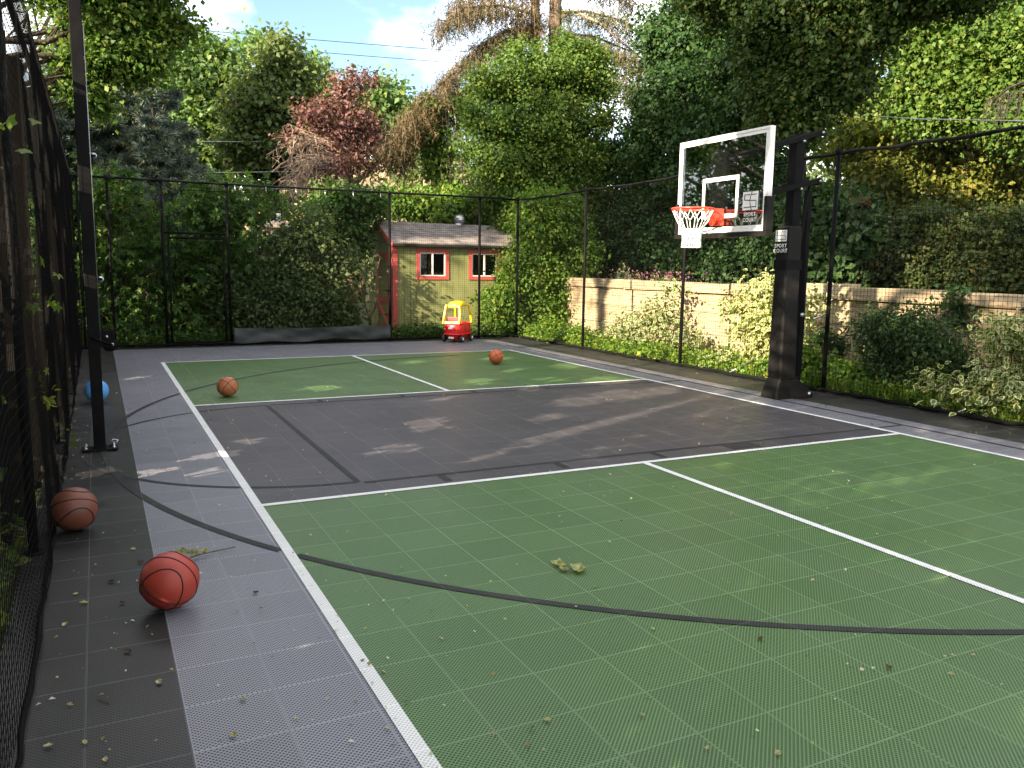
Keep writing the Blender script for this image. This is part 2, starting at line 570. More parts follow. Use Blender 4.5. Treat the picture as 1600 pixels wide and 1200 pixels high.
def fast_mesh(name, verts, fv, fsize, tint=None, mat_index=None):
    """verts (N,3); fv flat loop indices; fsize verts per face."""
    me = bpy.data.meshes.new(name)
    nv, nl = len(verts), len(fv)
    nf = nl // fsize
    me.vertices.add(nv)
    me.vertices.foreach_set('co', np.ascontiguousarray(verts, dtype=np.float32).ravel())
    me.loops.add(nl)
    me.loops.foreach_set('vertex_index', np.ascontiguousarray(fv, dtype=np.int32))
    me.polygons.add(nf)
    me.polygons.foreach_set('loop_start', np.arange(0, nl, fsize, dtype=np.int32))
    me.polygons.foreach_set('loop_total', np.full(nf, fsize, dtype=np.int32))
    if mat_index is not None:
        me.polygons.foreach_set('material_index', np.ascontiguousarray(mat_index, dtype=np.int32))
    if tint is not None:
        a = me.attributes.new('tint', 'FLOAT', 'POINT')
        a.data.foreach_set('value', np.ascontiguousarray(tint, dtype=np.float32))
    me.update(calc_edges=True)
    return me


class MB:
    """Collects simple shapes into one mesh."""

    def __init__(self):
        self.v, self.f, self.s = [], [], []

    def add(self, vs, fs, smooth=False):
        n = len(self.v)
        self.v += [tuple(map(float, p)) for p in vs]
        self.f += [tuple(i + n for i in q) for q in fs]
        self.s += [smooth] * len(fs)
        return self

    def box(self, x0, x1, y0, y1, z0, z1):
        vs = [(x0, y0, z0), (x1, y0, z0), (x1, y1, z0), (x0, y1, z0), (x0, y0, z1), (x1, y0, z1), (x1, y1, z1), (x0, y1, z1)]
        return self.add(vs, [(3, 2, 1, 0), (4, 5, 6, 7), (0, 1, 5, 4), (1, 2, 6, 5), (2, 3, 7, 6), (3, 0, 4, 7)])

    def bar(self, a, b, w, h, up=(0, 0, 1)):
        a, b, up = Vector(a), Vector(b), Vector(up)
        d = (b - a).normalized()
        s = d.cross(up)
        if s.length < 1e-4:
            s = d.cross(Vector((1, 0, 0)))
        s.normalize()
        t = s.cross(d)
        vs = []
        for p in (a, b):
            for i, j in ((-1, -1), (1, -1), (1, 1), (-1, 1)):
                vs.append(p + s * (i * w / 2) + t * (j * h / 2))
        return self.add(vs, [(0, 1, 2, 3), (7, 6, 5, 4), (0, 4, 5, 1), (1, 5, 6, 2), (2, 6, 7, 3), (3, 7, 4, 0)])

    def tube(self, pts, rad, n=8, closed=False, cap=True):
        pts = [Vector(p) for p in pts]
        k = len(pts)
        rads = rad if isinstance(rad, (list, tuple)) else [rad] * k
        vs, fs = [], []
        prev = None
        for i, p in enumerate(pts):
            if closed:
                d = pts[(i + 1) % k] - pts[i - 1]
            else:
                d = pts[min(i + 1, k - 1)] - pts[max(i - 1, 0)]
            d.normalize()
            if prev is None:
                s = d.cross(Vector((0, 0, 1)))
                if s.length < 0.1:
                    s = d.cross(Vector((1, 0, 0)))
            else:
                s = prev - d * prev.dot(d)
            s.normalize()
            prev = s
            t = d.cross(s)
            for j in range(n):
                a = 2 * math.pi * j / n
                vs.append(p + (s * math.cos(a) + t * math.sin(a)) * rads[i])
        m = k if closed else k - 1
        for i in range(m):
            for j in range(n):
                a, b = i * n + j, i * n + (j + 1) % n
                c, d_ = ((i + 1) % k) * n + (j + 1) % n, ((i + 1) % k) * n + j
                fs.append((a, b, c, d_))
        if not closed and cap:
            fs.append(tuple(range(n - 1, -1, -1)))
            fs.append(tuple((k - 1) * n + j for j in range(n)))
        return self.add(vs, fs, n > 4)

    def lathe(self, prof, n=20, axis='z', c=(0, 0, 0)):
        vs, fs = [], []
        for r, h in prof:
            for j in range(n):
                a = 2 * math.pi * j / n
                p = (r * math.cos(a), r * math.sin(a), h)
                if axis == 'x':
                    p = (p[2], p[0], p[1])
                elif axis == 'y':
                    p = (p[1], p[2], p[0])
                vs.append((p[0] + c[0], p[1] + c[1], p[2] + c[2]))
        for i in range(len(prof) - 1):
            for j in range(n):
                fs.append((i * n + j, i * n + (j + 1) % n, (i + 1) * n + (j + 1) % n, (i + 1) * n + j))
        fs.append(tuple(range(n - 1, -1, -1)))
        fs.append(tuple((len(prof) - 1) * n + j for j in range(n)))
        return self.add(vs, fs, True)

    def loft(self, rings, cap=True, closed=False, smooth=True):
        n = len(rings[0])
        vs = [p for r in rings for p in r]
        fs = []
        for i in range(len(rings) - 1):
            for j in range(n):
                fs.append((i * n + j, i * n + (j + 1) % n, (i + 1) * n + (j + 1) % n, (i + 1) * n + j))
        if cap:
            fs.append(tuple(range(n - 1, -1, -1)))
            fs.append(tuple((len(rings) - 1) * n + j for j in range(n)))
        return self.add(vs, fs, smooth)

    def build(self, name, mat, parent=None, bevel=0.0, fix=False):
        me = bpy.data.meshes.new(name)
        me.from_pydata(self.v, [], self.f)
        me.polygons.foreach_set('use_smooth', self.s)
        if bevel or fix:
            bm = bmesh.new()
            bm.from_mesh(me)
            if fix:
                bmesh.ops.recalc_face_normals(bm, faces=bm.faces)
            if bevel:
                es = [e for e in bm.edges if len(e.link_faces) == 2 and e.calc_face_angle(0) > 0.6]
                bmesh.ops.bevel(bm, geom=es, offset=bevel, segments=2, affect='EDGES', profile=0.6, clamp_overlap=True)
            bm.to_mesh(me)
            bm.free()
        me.update()
        return link(name, me, mat, parent)


def unit(a):
    return a / (np.linalg.norm(a, axis=-1, keepdims=True) + 1e-9)


def rand_unit(n):
    return unit(rng.normal(size=(n, 3)))


# leaf templates: verts in (side, along, normal), all faces the same size
T_LEAF = (np.array([(0, 0, 0), (-.36, .42, .10), (0, 1, -.04), (.36, .42, .10)]), np.array([(0, 1, 2), (0, 2, 3)]))
T_NARROW = (T_LEAF[0] * np.array([.55, 1, 1]), T_LEAF[1])
_pv, _pf = [], []
for _k, (_a, _s) in enumerate(((-1.75, .62), (-.85, .85), (0, 1.0), (.85, .85), (1.75, .62))):
    _c, _sn = math.cos(_a), math.sin(_a)
    for _x, _y, _z in ((0, .05, 0), (-.20, .50, .05), (0, 1, -.12), (.20, .50, .05)):
        _pv.append((( _x * _c + _y * _sn) * _s, (_y * _c - _x * _sn) * _s, _z * _s))
    _pf += [(4 * _k, 4 * _k + 1, 4 * _k + 2), (4 * _k, 4 * _k + 2, 4 * _k + 3)]
T_PALM = (np.array(_pv), np.array(_pf))
T_LOBE = (np.array([(0, 0, 0), (-.30, .05, .05), (-.52, .42, .08), (-.22, .52, .02), (0, 1, -.08), (.22, .52, .02), (.52, .42, .08), (.30, .05, .05)]),
          np.array([(0, 1, 3), (1, 2, 3), (0, 3, 4), (0, 4, 5), (0, 5, 7), (7, 5, 6)]))
_v = []
for _a in np.linspace(0, 2 * math.pi, 5, endpoint=False):
    _v += [(.05 * math.cos(_a), .0, .05 * math.sin(_a)), (-.05 * math.cos(_a), .15, -.05 * math.sin(_a)), (.42 * math.cos(_a), .75, .42 * math.sin(_a))]
_v += [(-.05, .3, 0), (.05, .3, 0), (0, 1.1, 0)]
T_TUFT = (np.array(_v), np.array([(3 * k, 3 * k + 1, 3 * k + 2) for k in range(6)]))
T_SPRAY = (np.array([(-.02, 0, 0), (.02, 0, 0), (0, 1, 0), (0, .15, 0), (.16, .42, .05), (.02, .34, 0), (0, .3, 0), (-.16, .62, .04), (.0, .5, 0), (0, .5, 0), (.10, .80, -.04), (0, .66, 0)]),
           np.array([(0, 1, 2), (3, 4, 5), (6, 7, 8), (9, 10, 11)]))
# variegated leaf: inner blade and pale margin
_ou = [(0, 0), (-.22, .16), (-.34, .42), (-.24, .72), (0, 1), (.24, .72), (.34, .42), (.22, .16)]
_vv = [(x, y, .10 * abs(x) / .34 - .10 * y * y) for x, y in _ou] + [(x * .62, .08 + y * .80, .06 * abs(x) / .34 - .09 * y * y + .002) for x, y in _ou]
_vf, _vm = [], []
for _k in range(8):
    _j = (_k + 1) % 8
    _vf += [(_k, _j, 8 + _j), (_k, 8 + _j, 8 + _k)]
    _vm += [1, 1]
_vf += [(8, 9, 15), (9, 10, 14), (9, 14, 15), (10, 11, 13), (10, 13, 14), (11, 12, 13)]
_vm += [0] * 6
T_VAR = (np.array(_vv), np.array(_vf), np.array(_vm))


def leaf_mesh(name, cent, nrm, tip, size, tmpl, tint):
    tv, tf = tmpl[0], tmpl[1]
    nrm = unit(nrm)
    tip = unit(tip - nrm * np.sum(tip * nrm, -1, keepdims=True))
    side = np.cross(tip, nrm)
    sz = size[:, None, None]
    V = cent[:, None, :] + sz * (tv[None, :, 0:1] * side[:, None, :] + tv[None, :, 1:2] * tip[:, None, :] + tv[None, :, 2:3] * nrm[:, None, :])
    n, k = len(cent), len(tv)
    F = (np.arange(n)[:, None, None] * k + tf[None]).reshape(-1)
    mi = np.tile(tmpl[2], n) if len(tmpl) > 2 else None
    return fast_mesh(name, V.reshape(-1, 3), F, 3, np.repeat(tint, k), mi)


def clumps(blobs, n, per=14, clump=0.22, shell=0.5, flat=0.65, rough=0.20, voids=1.9, lam=None):
    """Points inside uneven ellipsoid blobs, gathered in clumps; returns points and outward directions."""
    C = np.array([b[0] for b in blobs], float)
    Rr = np.array([b[1] if np.ndim(b[1]) else (b[1],) * 3 for b in blobs], float)
    wgt = (Rr[:, 0] * Rr[:, 2] + Rr[:, 0] * Rr[:, 1])
    wgt = wgt / wgt.sum()
    nc = max(1, n // per)
    n2 = int(nc * voids) + 4
    idx = rng.choice(len(blobs), n2, p=wgt)
    d = rand_unit(n2)
    rad = shell + (1 - shell) * rng.random(n2) ** 0.6
    raw = C[idx] + d * Rr[idx] * rad[:, None]
    lam = lam or max(.30, .85 * float(np.median(Rr)))
    kv = rand_unit(7) * (2 * math.pi / lam) * rng.uniform(.6, 1.7, 7)[:, None]
    nz_f = np.sin(raw @ kv.T + rng.uniform(0, 6.28, 7)).sum(1) + rng.normal(size=n2) * .35 - 1.6 * (rad < shell + (1 - shell) * .45)
    pick = np.argsort(-nz_f)[:nc]
    idx, d, rad, nz_f = idx[pick], d[pick], rad[pick], nz_f[pick]
    ph = idx * 1.7
    lump = 1 + rough * (np.sin(d[:, 0] * 7 + ph) * np.sin(d[:, 1] * 8 + 2 * ph) + np.sin(d[:, 2] * 9 + 3 * ph) * np.sin(d[:, 0] * 11 - ph) + .6 * np.sin(d[:, 1] * 15 + d[:, 2] * 13 + ph))
    lump = lump * (1 + (rng.random(len(idx)) < .08) * rng.uniform(.05, .35, len(idx)))
    cc = C[idx] + d * Rr[idx] * (rad * lump)[:, None]
    ctint = np.clip(.5 + .16 * (nz_f - np.median(nz_f)) + .25 * rng.normal(size=nc), 0, 1)  # tint rises on full clumps and sinks inside: crown shading put into colour
    pts = np.repeat(cc, per, 0)
    off = rng.normal(size=(nc * per, 3)) * clump
    off[:, 2] *= flat
    out = np.repeat(unit(d / Rr[idx]), per, 0)
    return pts + off, out, np.repeat(ctint, per)


def foliage(name, blobs, n, size, mat, parent, tmpl=T_LEAF, per=14, clump=0.22, shell=0.5, up=0.5, outw=0.6, jit=0.7, droop=0.5, zmin=None, cut=None, flat=0.65, voids=1.9, lam=None):
    P, O, ct = clumps(blobs, n, per, clump, shell, flat, voids=voids, lam=lam)
    keep = np.ones(len(P), bool)
    if zmin is not None:
        keep &= P[:, 2] > zmin
    if cut is not None:
        keep &= cut(P)
    P, O, ct = P[keep], O[keep], ct[keep]
    k = len(P)
    N = O * outw + np.array([0, 0, up]) + rng.normal(size=(k, 3)) * jit
    T = O * 0.5 + rng.normal(size=(k, 3)) * 0.8 + np.array([0, 0, -droop])
    S = size * (0.5 + 1.0 * rng.random(k))
    tint = np.clip(0.55 * ct + 0.45 * rng.random(k), 0, 1)
    me = leaf_mesh(name, P, N, T, S, tmpl, tint)
    return link(name, me, mat, parent)


def sun_gaps(origin):
    """keeps a few open gaps in the leaves where the low sun slips through to the court"""
    o_ = np.array(origin, float)
    g_list = [((2.05, -4.0, 0), .30), ((2.5, -4.3, 0), .25), ((.63, -.15, 0), .10), ((1.95, .67, 0), .12), ((2.6, .9, 0), .10)]

    def f(P):
        W = P + o_
        ok = np.ones(len(W), bool)
        for g0, r_ in g_list:
            v_ = W - np.array(g0)
            t_ = v_ @ SUN_DIR
            ok &= np.linalg.norm(v_ - t_[:, None] * SUN_DIR, axis=1) > r_
        return ok
    return f


def wobble(a, b, n, amp):
    a, b = np.array(a, float), np.array(b, float)
    t = np.linspace(0, 1, n)[:, None]
    p = a + (b - a) * t
    L = np.linalg.norm(b - a)
    p[1:-1] += rng.normal(size=(n - 2, 3)) * amp * L
    return [tuple(q) for q in p]


def px_blob(u, v, r, y=None, x=None, sq=1.0):
    c = at_y(u, v, y) if y is not None else at_x(u, v, x)
    k = depth(c) / CAM_F
    rr = r if np.ndim(r) else (r, r)
    a, b = rr[0] * k * .86, rr[1] * k * .86
    return (c, (a, a * sq, b))


def ragged(bl, n=14, lo_=.22, hi_=.42):
    """small satellite clumps that break up a crown's outline"""
    out_ = list(bl)
    for _ in range(n):
        c, r = bl[rng.integers(len(bl))]
        r = np.array(r if np.ndim(r) else (r,) * 3)
        d_ = rand_unit(1)[0]
        out_.append((np.array(c) + d_ * r * rng.uniform(1.0, 1.25), tuple(r * rng.uniform(lo_, hi_))))
    return out_


def make_tree(name, label, base, blobs, n, size, mat, bark, r0=0.16, group=None, tmpl=T_LEAF, limbs=6, cat='tree', trunk_top=None, **kw):
    base = np.array(base, float)
    t = empty(name, base, label=label, cat=cat, group=group)
    inv = -base
    bl = [(np.array(b[0]) + inv, b[1]) for b in blobs]
    cen = np.mean([b[0] for b in bl], 0)
    top = np.array(trunk_top) + inv if trunk_top is not None else np.array([cen[0] * .7, cen[1] * .7, max(b[0][2] for b in bl)])
    mb = MB()
    pts = wobble((0, 0, -0.15), top, 7, 0.02)
    mb.tube(pts, [r0 * (1.25 if i == 0 else 1 - 0.12 * i) for i in range(7)], 9)
    mb.build('trunk', M[bark], t)
    order = sorted(range(len(bl)), key=lambda i: -np.mean(bl[i][1]))[:limbs]
    for i in order:
        c = np.array(bl[i][0])
        f = min(0.85, max(0.2, (c[2] * 0.75) / max(top[2], .1)))
        s = np.array(pts[0]) + (top - np.array(pts[0])) * f
        lb = MB()
        q = wobble(s, c, 5, 0.05)
        lb.tube(q, [r0 * .5, r0 * .4, r0 * .3, r0 * .2, r0 * .1], 6)
        for _ in range(4):
            e = c + rand_unit(1)[0] * np.array(bl[i][1]) * 0.9
            lb.tube(wobble(q[3], e, 4, 0.08), [r0 * .16, r0 * .12, r0 * .07, r0 * .03], 4)
        lb.build('limb', M[bark], t)
    foliage('crown', ragged(bl, max(10, 2 * len(bl))), n, size, M[mat], t, tmpl, **kw)
    return t


def text_mesh(body, size, extrude=0.0):
    cu = bpy.data.curves.new('text', 'FONT')
    cu.body = body
    cu.size = size
    cu.align_x = 'CENTER'
    cu.align_y = 'CENTER'
    cu.extrude = extrude
    cu.resolution_u = 3
    cu.offset = size * 0.022
    cu.space_character = 1.1
    o = bpy.data.objects.new('text', cu)
    COL.objects.link(o)
    bpy.context.view_layer.update()
    me = bpy.data.meshes.new_from_object(o.evaluated_get(bpy.context.evaluated_depsgraph_get()))
    bpy.data.objects.remove(o)
    me.materials.clear()
    return me


# ------------------------------------------------------------------ ground
mb = MB()
mb.add([(-900, -600, -.045), (900, -600, -.045), (900, 1500, -.045), (-900, 1500, -.045)], [(0, 1, 2, 3)])
tag(mb.build('ground', M['soil']), kind='structure')

# court: slab, tiles, painted lines
XL, XR = TX0 - 2 * TPX, TX0 + 27 * TPX - 0.03
court = MB().box(XL + .04, XR, -8.2, 11.33, -.20, -.016).build('court', M['slab'])
tag(court, kind='structure')
tile_bm = bmesh.new()
g_, h_ = 0.0003, 0.0015
tv = [(-TPX / 2 + g_, -TPY / 2 + g_), (TPX / 2 - g_, -TPY / 2 + g_), (TPX / 2 - g_, TPY / 2 - g_), (-TPX / 2 + g_, TPY / 2 - g_)]
lo = [(x, y, -.0155) for x, y in tv] + [(x, y, -h_) for x, y in tv] + [(x * .995, y * .995, 0) for x, y in tv]
tf = []
for r in range(2):
    for j in range(4):
        tf.append((r * 4 + j, r * 4 + (j + 1) % 4, r * 4 + 4 + (j + 1) % 4, r * 4 + 4 + j))
tf.append((8, 9, 10, 11))
tile_me = bpy.data.meshes.new('tile')
tile_me.from_pydata(lo, [], tf)
tile_me.materials.append(M['court'])
cells = []
for i in range(-2, 27):
    for j in range(-26, 37):
        cx, cy_ = TX0 + (i + .5) * TPX, TY0 + (j + .5) * TPY
        if cy_ > 11.3:
            continue
        p = np.array([cx, cy_, 0.0])
        q = CAM_R @ (p - CAM_POS)
        vis = q[2] > .3 and -30 < 800 + CAM_F * q[0] / q[2] < 1630 and 600 + CAM_F * q[1] / q[2] < 1230
        cells.append((0 if vis else 1, q[2] if vis else 99, cx, cy_))
cells.sort()
rest_v, rest_f = [], []
for k, (nv_, _, cx, cy_) in enumerate(cells):
    if k < 300 and nv_ == 0:
        o = link('tile', tile_me, None, court)
        o.location = (cx, cy_, 0)
    else:
        n0 = len(rest_v)
        rest_v += [(x + cx, y + cy_, z) for x, y, z in lo]
        rest_f += [tuple(a + n0 for a in f) for f in tf]
me = bpy.data.meshes.new('tile_field')
me.from_pydata(rest_v, [], rest_f)
tag(link('tile_field', me, M['court'], court), kind='stuff')


def strip(mb, x0, x1, y0, y1, z=0.004):
    mb.add([(x0, y0, z), (x1, y0, z), (x1, y1, z), (x0, y1, z)], [(0, 1, 2, 3)])


LW = 0.056
for nm, a in (('sideline', (-LW / 2, LW / 2, -4.6, BASE_F + LW / 2)), ('sideline', (COURT_W - LW / 2, COURT_W + LW / 2, -4.6, BASE_F + LW / 2)),
              ('kitchen_line', (LW / 2, COURT_W - LW / 2, -LW / 2, LW / 2)), ('kitchen_line', (LW / 2, COURT_W - LW / 2, KITCH - LW / 2, KITCH + LW / 2)),
              ('baseline', (LW / 2, COURT_W - LW / 2, BASE_F - LW / 2, BASE_F + LW / 2)), ('baseline', (-LW / 2, COURT_W + LW / 2, -4.6 - LW, -4.6)),
              ('centre_line', (COURT_W / 2 - LW / 2, COURT_W / 2 + LW / 2, -4.6, -LW / 2)), ('centre_line', (COURT_W / 2 - LW / 2, COURT_W / 2 + LW / 2, KITCH + LW / 2, BASE_F - LW / 2))):
    mb = MB()
    strip(mb, *a)
    tag(mb.build(nm, M['white_line'], court))

# basketball markings in black
HX, HY = 5.05, 2.13


def arc(r, a0, a1, cx, cy_, w, skip=None, z=0.003):
    mb = MB()
    n = 700
    pr = None
    for i in range(n + 1):
        a = a0 + (a1 - a0) * i / n
        c, s = math.cos(a), math.sin(a)
        p = ((cx + (r - w / 2) * c, cy_ + (r - w / 2) * s, z), (cx + (r + w / 2) * c, cy_ + (r + w / 2) * s, z))
        mid = (cx + r * c, cy_ + r * s)
        ok = not (skip and skip(*mid)) and mid[0] > XL + .1
        if pr is not None and ok:
            mb.add([pr[0], pr[1], p[1], p[0]], [(0, 1, 2, 3)])
        pr = p if ok else None
    return mb


near_white = lambda x, y: abs(x) < .029 or abs(x - COURT_W) < .035 or abs(y - KITCH) < .034 and 0 < x < COURT_W
arc(5.93, math.radians(92), math.radians(268), HX, HY, .050, near_white, .0036).build('three_point_arc', M['black_line'], court)
arc(1.80, math.radians(90), math.radians(270), .76, HY, .045, near_white, .0022).build('free_throw_arc', M['black_line'], court)
mb = MB()
strip(mb, .76 - .023, .76 + .023, HY - 1.80, HY + 1.78, .0029)
mb.build('free_throw_line', M['black_line'], court)
for yy in (HY - 1.83, HY + 1.80):
    mb = MB()
    strip(mb, .80, 6.03, yy - .021, yy + .021, .003)
    strip(mb, 6.17, 6.50, yy - .021, yy + .021, .003)
    mb.build('lane_line', M['black_line'], court)
    s = -1 if yy < HY else 1
    for tx, w in ((1.38, .06), (2.38, .06), (3.33, .06), (4.25, .33)):
        mb = MB()
        y0, y1 = (yy - .027 - .18, yy - .030) if s < 0 else (yy + .030, yy + .027 + .14)
        strip(mb, tx - w / 2, tx + w / 2, y0, y1, .003)
        mb.build('lane_mark', M['black_line'], court)
mb = MB()
strip(mb, 6.50, 6.545, -4.5, 9.6, .003)
mb.build('end_line', M['black_line'], court)

# ------------------------------------------------------------------ terrace, retaining wall
WX, WT = 9.25, 1.14
mb = MB()
mb.add([(WX + .30, -9, -.3), (WX + .30, 12.2, -.3), (70, 12.2, -.3), (70, -9, -.3), (WX + .30, -9, 1.13), (WX + .30, 12.2, 1.13), (70, 12.2, 1.6), (70, -9, 1.6)],
       [(0, 4, 7, 3), (0, 1, 5, 4), (1, 2, 6, 5), (2, 3, 7, 6), (4, 5, 6, 7)])
tag(mb.build('terrace', M['soil'], fix=True), kind='structure')
wall = MB().box(WX + .06, WX + .30, -8, 12.0, -.2, WT - .01).build('retaining_wall', M['stone'])
tag(wall, 'tan sandstone block retaining wall with rounded cap stones behind the side fence', 'wall')


def rough_block(x0, x1, y0, y1, z0, z1, amp=.012):
    bm = bmesh.new()
    r = bmesh.ops.create_cube(bm, size=1)
    for v in bm.verts:
        v.co = Vector((x0 + (v.co.x + .5) * (x1 - x0), y0 + (v.co.y + .5) * (y1 - y0), z0 + (v.co.z + .5) * (z1 - z0)))
    bmesh.ops.bevel(bm, geom=bm.edges[:], offset=.010, segments=1, affect='EDGES')
    for v in bm.verts:
        v.co += Vector((random.uniform(-amp, amp), random.uniform(-amp, amp) * .4, random.uniform(-amp, amp) * .4))
    me_ = bpy.data.meshes.new('stone_block')
    bm.to_mesh(me_)
    bm.free()
    return me_


z = -.05
hs = [.42, .40, .42]
for h in hs:
    y = -3.2 - random.random() * .5
    while y < 12.0:
        L = random.uniform(.9, 1.7)
        y1 = min(y + L, 12.0)
        if y1 - y > .08:
            link('stone_block', rough_block(WX + random.uniform(-.018, .012), WX + .10, y + .002, y1 - .002, z + .0015, min(z + h, WT) - .0015, .005), M['stone'], wall)
        y = y1
    z += h
y = -3.2
while y < 12.0:
    L = random.uniform(.9, 1.5)
    y1 = min(y + L, 12.0)
    zt = WT + random.uniform(.17, .20) + (.05 if 2.9 < y < 4.2 else 0)
    link('cap_stone', rough_block(WX - .075, WX + .34, y + .005, y1 - .005, WT + .008, zt, .016), M['stone'], wall)
    y = y1

# ------------------------------------------------------------------ fences
FH = 3.05
FXL, FXR, FYB = -1.19, 7.60, 11.28


def net_panel(mb, a, b, z0, z1, pitch, rad, wav=0.0, phase=0.0):
    """Square netting between two points on the ground plan."""
    a, b = np.array(a, float), np.array(b, float)
    L = np.linalg.norm(b - a)
    d = (b - a) / L
    nrm = np.array([-d[1], d[0]])
    off = lambda s, z: wav * (math.sin(s * 2.1 + z * 1.3 + phase) + .6 * math.sin(s * 4.7 - z * 2.2 + phase * 2)) * min(1, (z1 - z) * .8 + .1)
    P = lambda s, z: (a[0] + d[0] * s + nrm[0] * off(s, z), a[1] + d[1] * s + nrm[1] * off(s, z), z)
    nz = max(2, int((z1 - z0) / .5)) if wav else 1
    ns = max(2, int(L / .5)) if wav else 1
    s = 0.0
    while s <= L:
        mb.tube([P(s, z0 + (z1 - z0) * i / nz) for i in range(nz + 1)], rad, 3, cap=False)
        s += pitch
    z = z0
    while z <= z1:
        mb.tube([P(L * i / ns, z) for i in range(ns + 1)], rad, 3, cap=False)
        z += pitch


def post(parent, x, y, h=FH, r=.026):
    mb = MB()
    mb.tube([(x, y, -.03), (x, y, h)], r, 10)
    mb.lathe([(r * 2.0, -.01), (r * 2.0, .012)], 10, c=(x, y, 0))
    mb.lathe([(r * 1.25, h - .045), (r * 1.25, h + .02), (r * .7, h + .035)], 10, c=(x, y, 0))
    mb.build('post', M['black_steel'], parent)


# back fence
back = empty('sport_fence', (3.2, FYB, 0), label='tall black net fence in front of the leafy hedge and green shed', cat='fence', group='black court fences')
B0 = Vector((3.2, FYB, 0))


def rel(mbx, root):
    """shift a builder's vertices into the frame of its root"""
    l = root.location
    mbx.v = [(p[0] - l[0], p[1] - l[1], p[2] - l[2]) for p in mbx.v]
    return mbx


def wpost(root, x, y, h=FH, r=.026):
    l = root.location
    post(root, x - l[0], y - l[1], h, r)


bposts = [at_y(u, 540, FYB)[0] for u in (180, 610, 748)]
bx = [-1.10] + bposts + [FXR]
for x in bx[:-1]:
    wpost(back, x, FYB)
gx0, gx1 = at_y(262, 540, FYB)[0], at_y(362, 540, FYB)[0]
wpost(back, gx0, FYB)
wpost(back, gx1, FYB)
rel(MB().tube([(FXL, FYB, FH), (gx0, FYB, FH - .0), (gx1, FYB, FH - .01), (bposts[1], FYB, FH), (bposts[2], FYB, FH + .01), (FXR, FYB, FH)], .021, 8), back).build('top_rail', M['black_steel'], back)
for xa, xb in ((bx[0], gx0), (gx1, bposts[1]), (bposts[1], bposts[2]), (bposts[2], FXR)):
    mb = MB()
    net_panel(mb, (xa + .02, FYB - .03), (xb - .02, FYB - .03), .03, FH - .02, .045, .0018, .012, xa)
    rel(mb, back).build('net', M['net'], back)
mb = MB()
net_panel(mb, (gx0 + .03, FYB - .03), (gx1 - .03, FYB - .03), 2.14, FH - .02, .045, .0013)
rel(mb, back).build('net', M['net'], back)
pts = [(x, FYB - .05 + random.uniform(-.012, .012), .035 + random.uniform(-.008, .012)) for x in np.linspace(FXL, FXR, 60)]
rel(MB().tube(pts, .022, 6), back).build('bottom_hem', M['net'], back)
# fabric skirt along the bottom between gate and shed
skx0, skx1 = gx1 + .05, bposts[1] - .02
nu, nz_ = 90, 8
vs_, fs_ = [], []
for i in range(nu + 1):
    for j in range(nz_ + 1):
        x = skx0 + (skx1 - skx0) * i / nu
        zz = .05 + .27 * j / nz_ + (.012 * math.sin(x * 2.2) - .02 * math.sin(x * 5.1) * (1 - j / nz_) if j < nz_ else .012 * math.sin(x * 1.7))
        yy = FYB - .075 + .010 * math.sin(x * 2.3 + j * .5) + .006 * math.sin(x * 5.7 - j * .8) + .003 * math.sin(x * 13 + j)
        vs_.append((x, yy, zz))
for i in range(nu):
    for j in range(nz_):
        a = i * (nz_ + 1) + j
        fs_.append((a, a + nz_ + 1, a + nz_ + 2, a + 1))
M['skirt'] = simple('dark_green_fabric', (0.022, 0.028, 0.026), 0.55, 0.35, var=.3)
rel(MB().add(vs_, fs_, True), back).build('fabric_skirt', M['skirt'], back)
for zz in (.55, 1.05, 1.55, 2.0, 2.5):
    rel(MB().bar((bposts[1] - .16, FYB - .04, zz), (bposts[1] + .02, FYB - .03, zz + .004), .012, .012), back).build('tie', M['black_steel'], back)
# tension wire with hooks below the rail
rel(MB().tube([(gx0, FYB - .03, FH - .17), (gx1, FYB - .03, FH - .15)], .008, 5), back).build('tension_wire', M['black_steel'], back)
for x in np.linspace(gx1 + .15, bposts[1] - .2, 6):
    rel(MB().tube([(x, FYB - .03, FH - .02), (x + .005, FYB - .035, FH - .11), (x + .02, FYB - .03, FH - .13)], .007, 5), back).build('hook', M['galv'], back)

# gate in the back fence
gate = empty('gate', ((gx0 + gx1) / 2, FYB, 0), label='black pipe-framed net gate before the dark creeper', cat='gate')
mb = MB()
for x in (gx0 + .09, gx1 - .09):
    mb.tube([(x, FYB, .06), (x, FYB, 2.02)], .019, 8)
mb.tube([(gx0 + .09, FYB, 2.02), (gx1 - .09, FYB, 2.02)], .019, 8)
mb.tube([(gx0 + .09, FYB, .07), (gx1 - .09, FYB, .07)], .019, 8)
rel(mb, gate).build('frame', M['black_steel'], gate)
rel(MB().tube([(gx0 + .02, FYB, 2.11), (gx1 - .02, FYB, 2.11)], .020, 8), gate).build('header', M['black_steel'], gate)
mb = MB()
net_panel(mb, (gx0 + .10, FYB - .02), (gx1 - .10, FYB - .02), .08, 2.0, .045, .0013)
rel(mb, gate).build('net', M['net'], gate)
for zz in (.4, 1.6):
    rel(MB().box(gx0 + .02, gx0 + .09, FYB - .03, FYB + .03, zz, zz + .07), gate).build('hinge', M['black_steel'], gate)
rel(MB().box(gx1 - .13, gx1 - .02, FYB - .06, FYB - .02, 1.0, 1.06), gate).build('latch', M['black_steel'], gate)

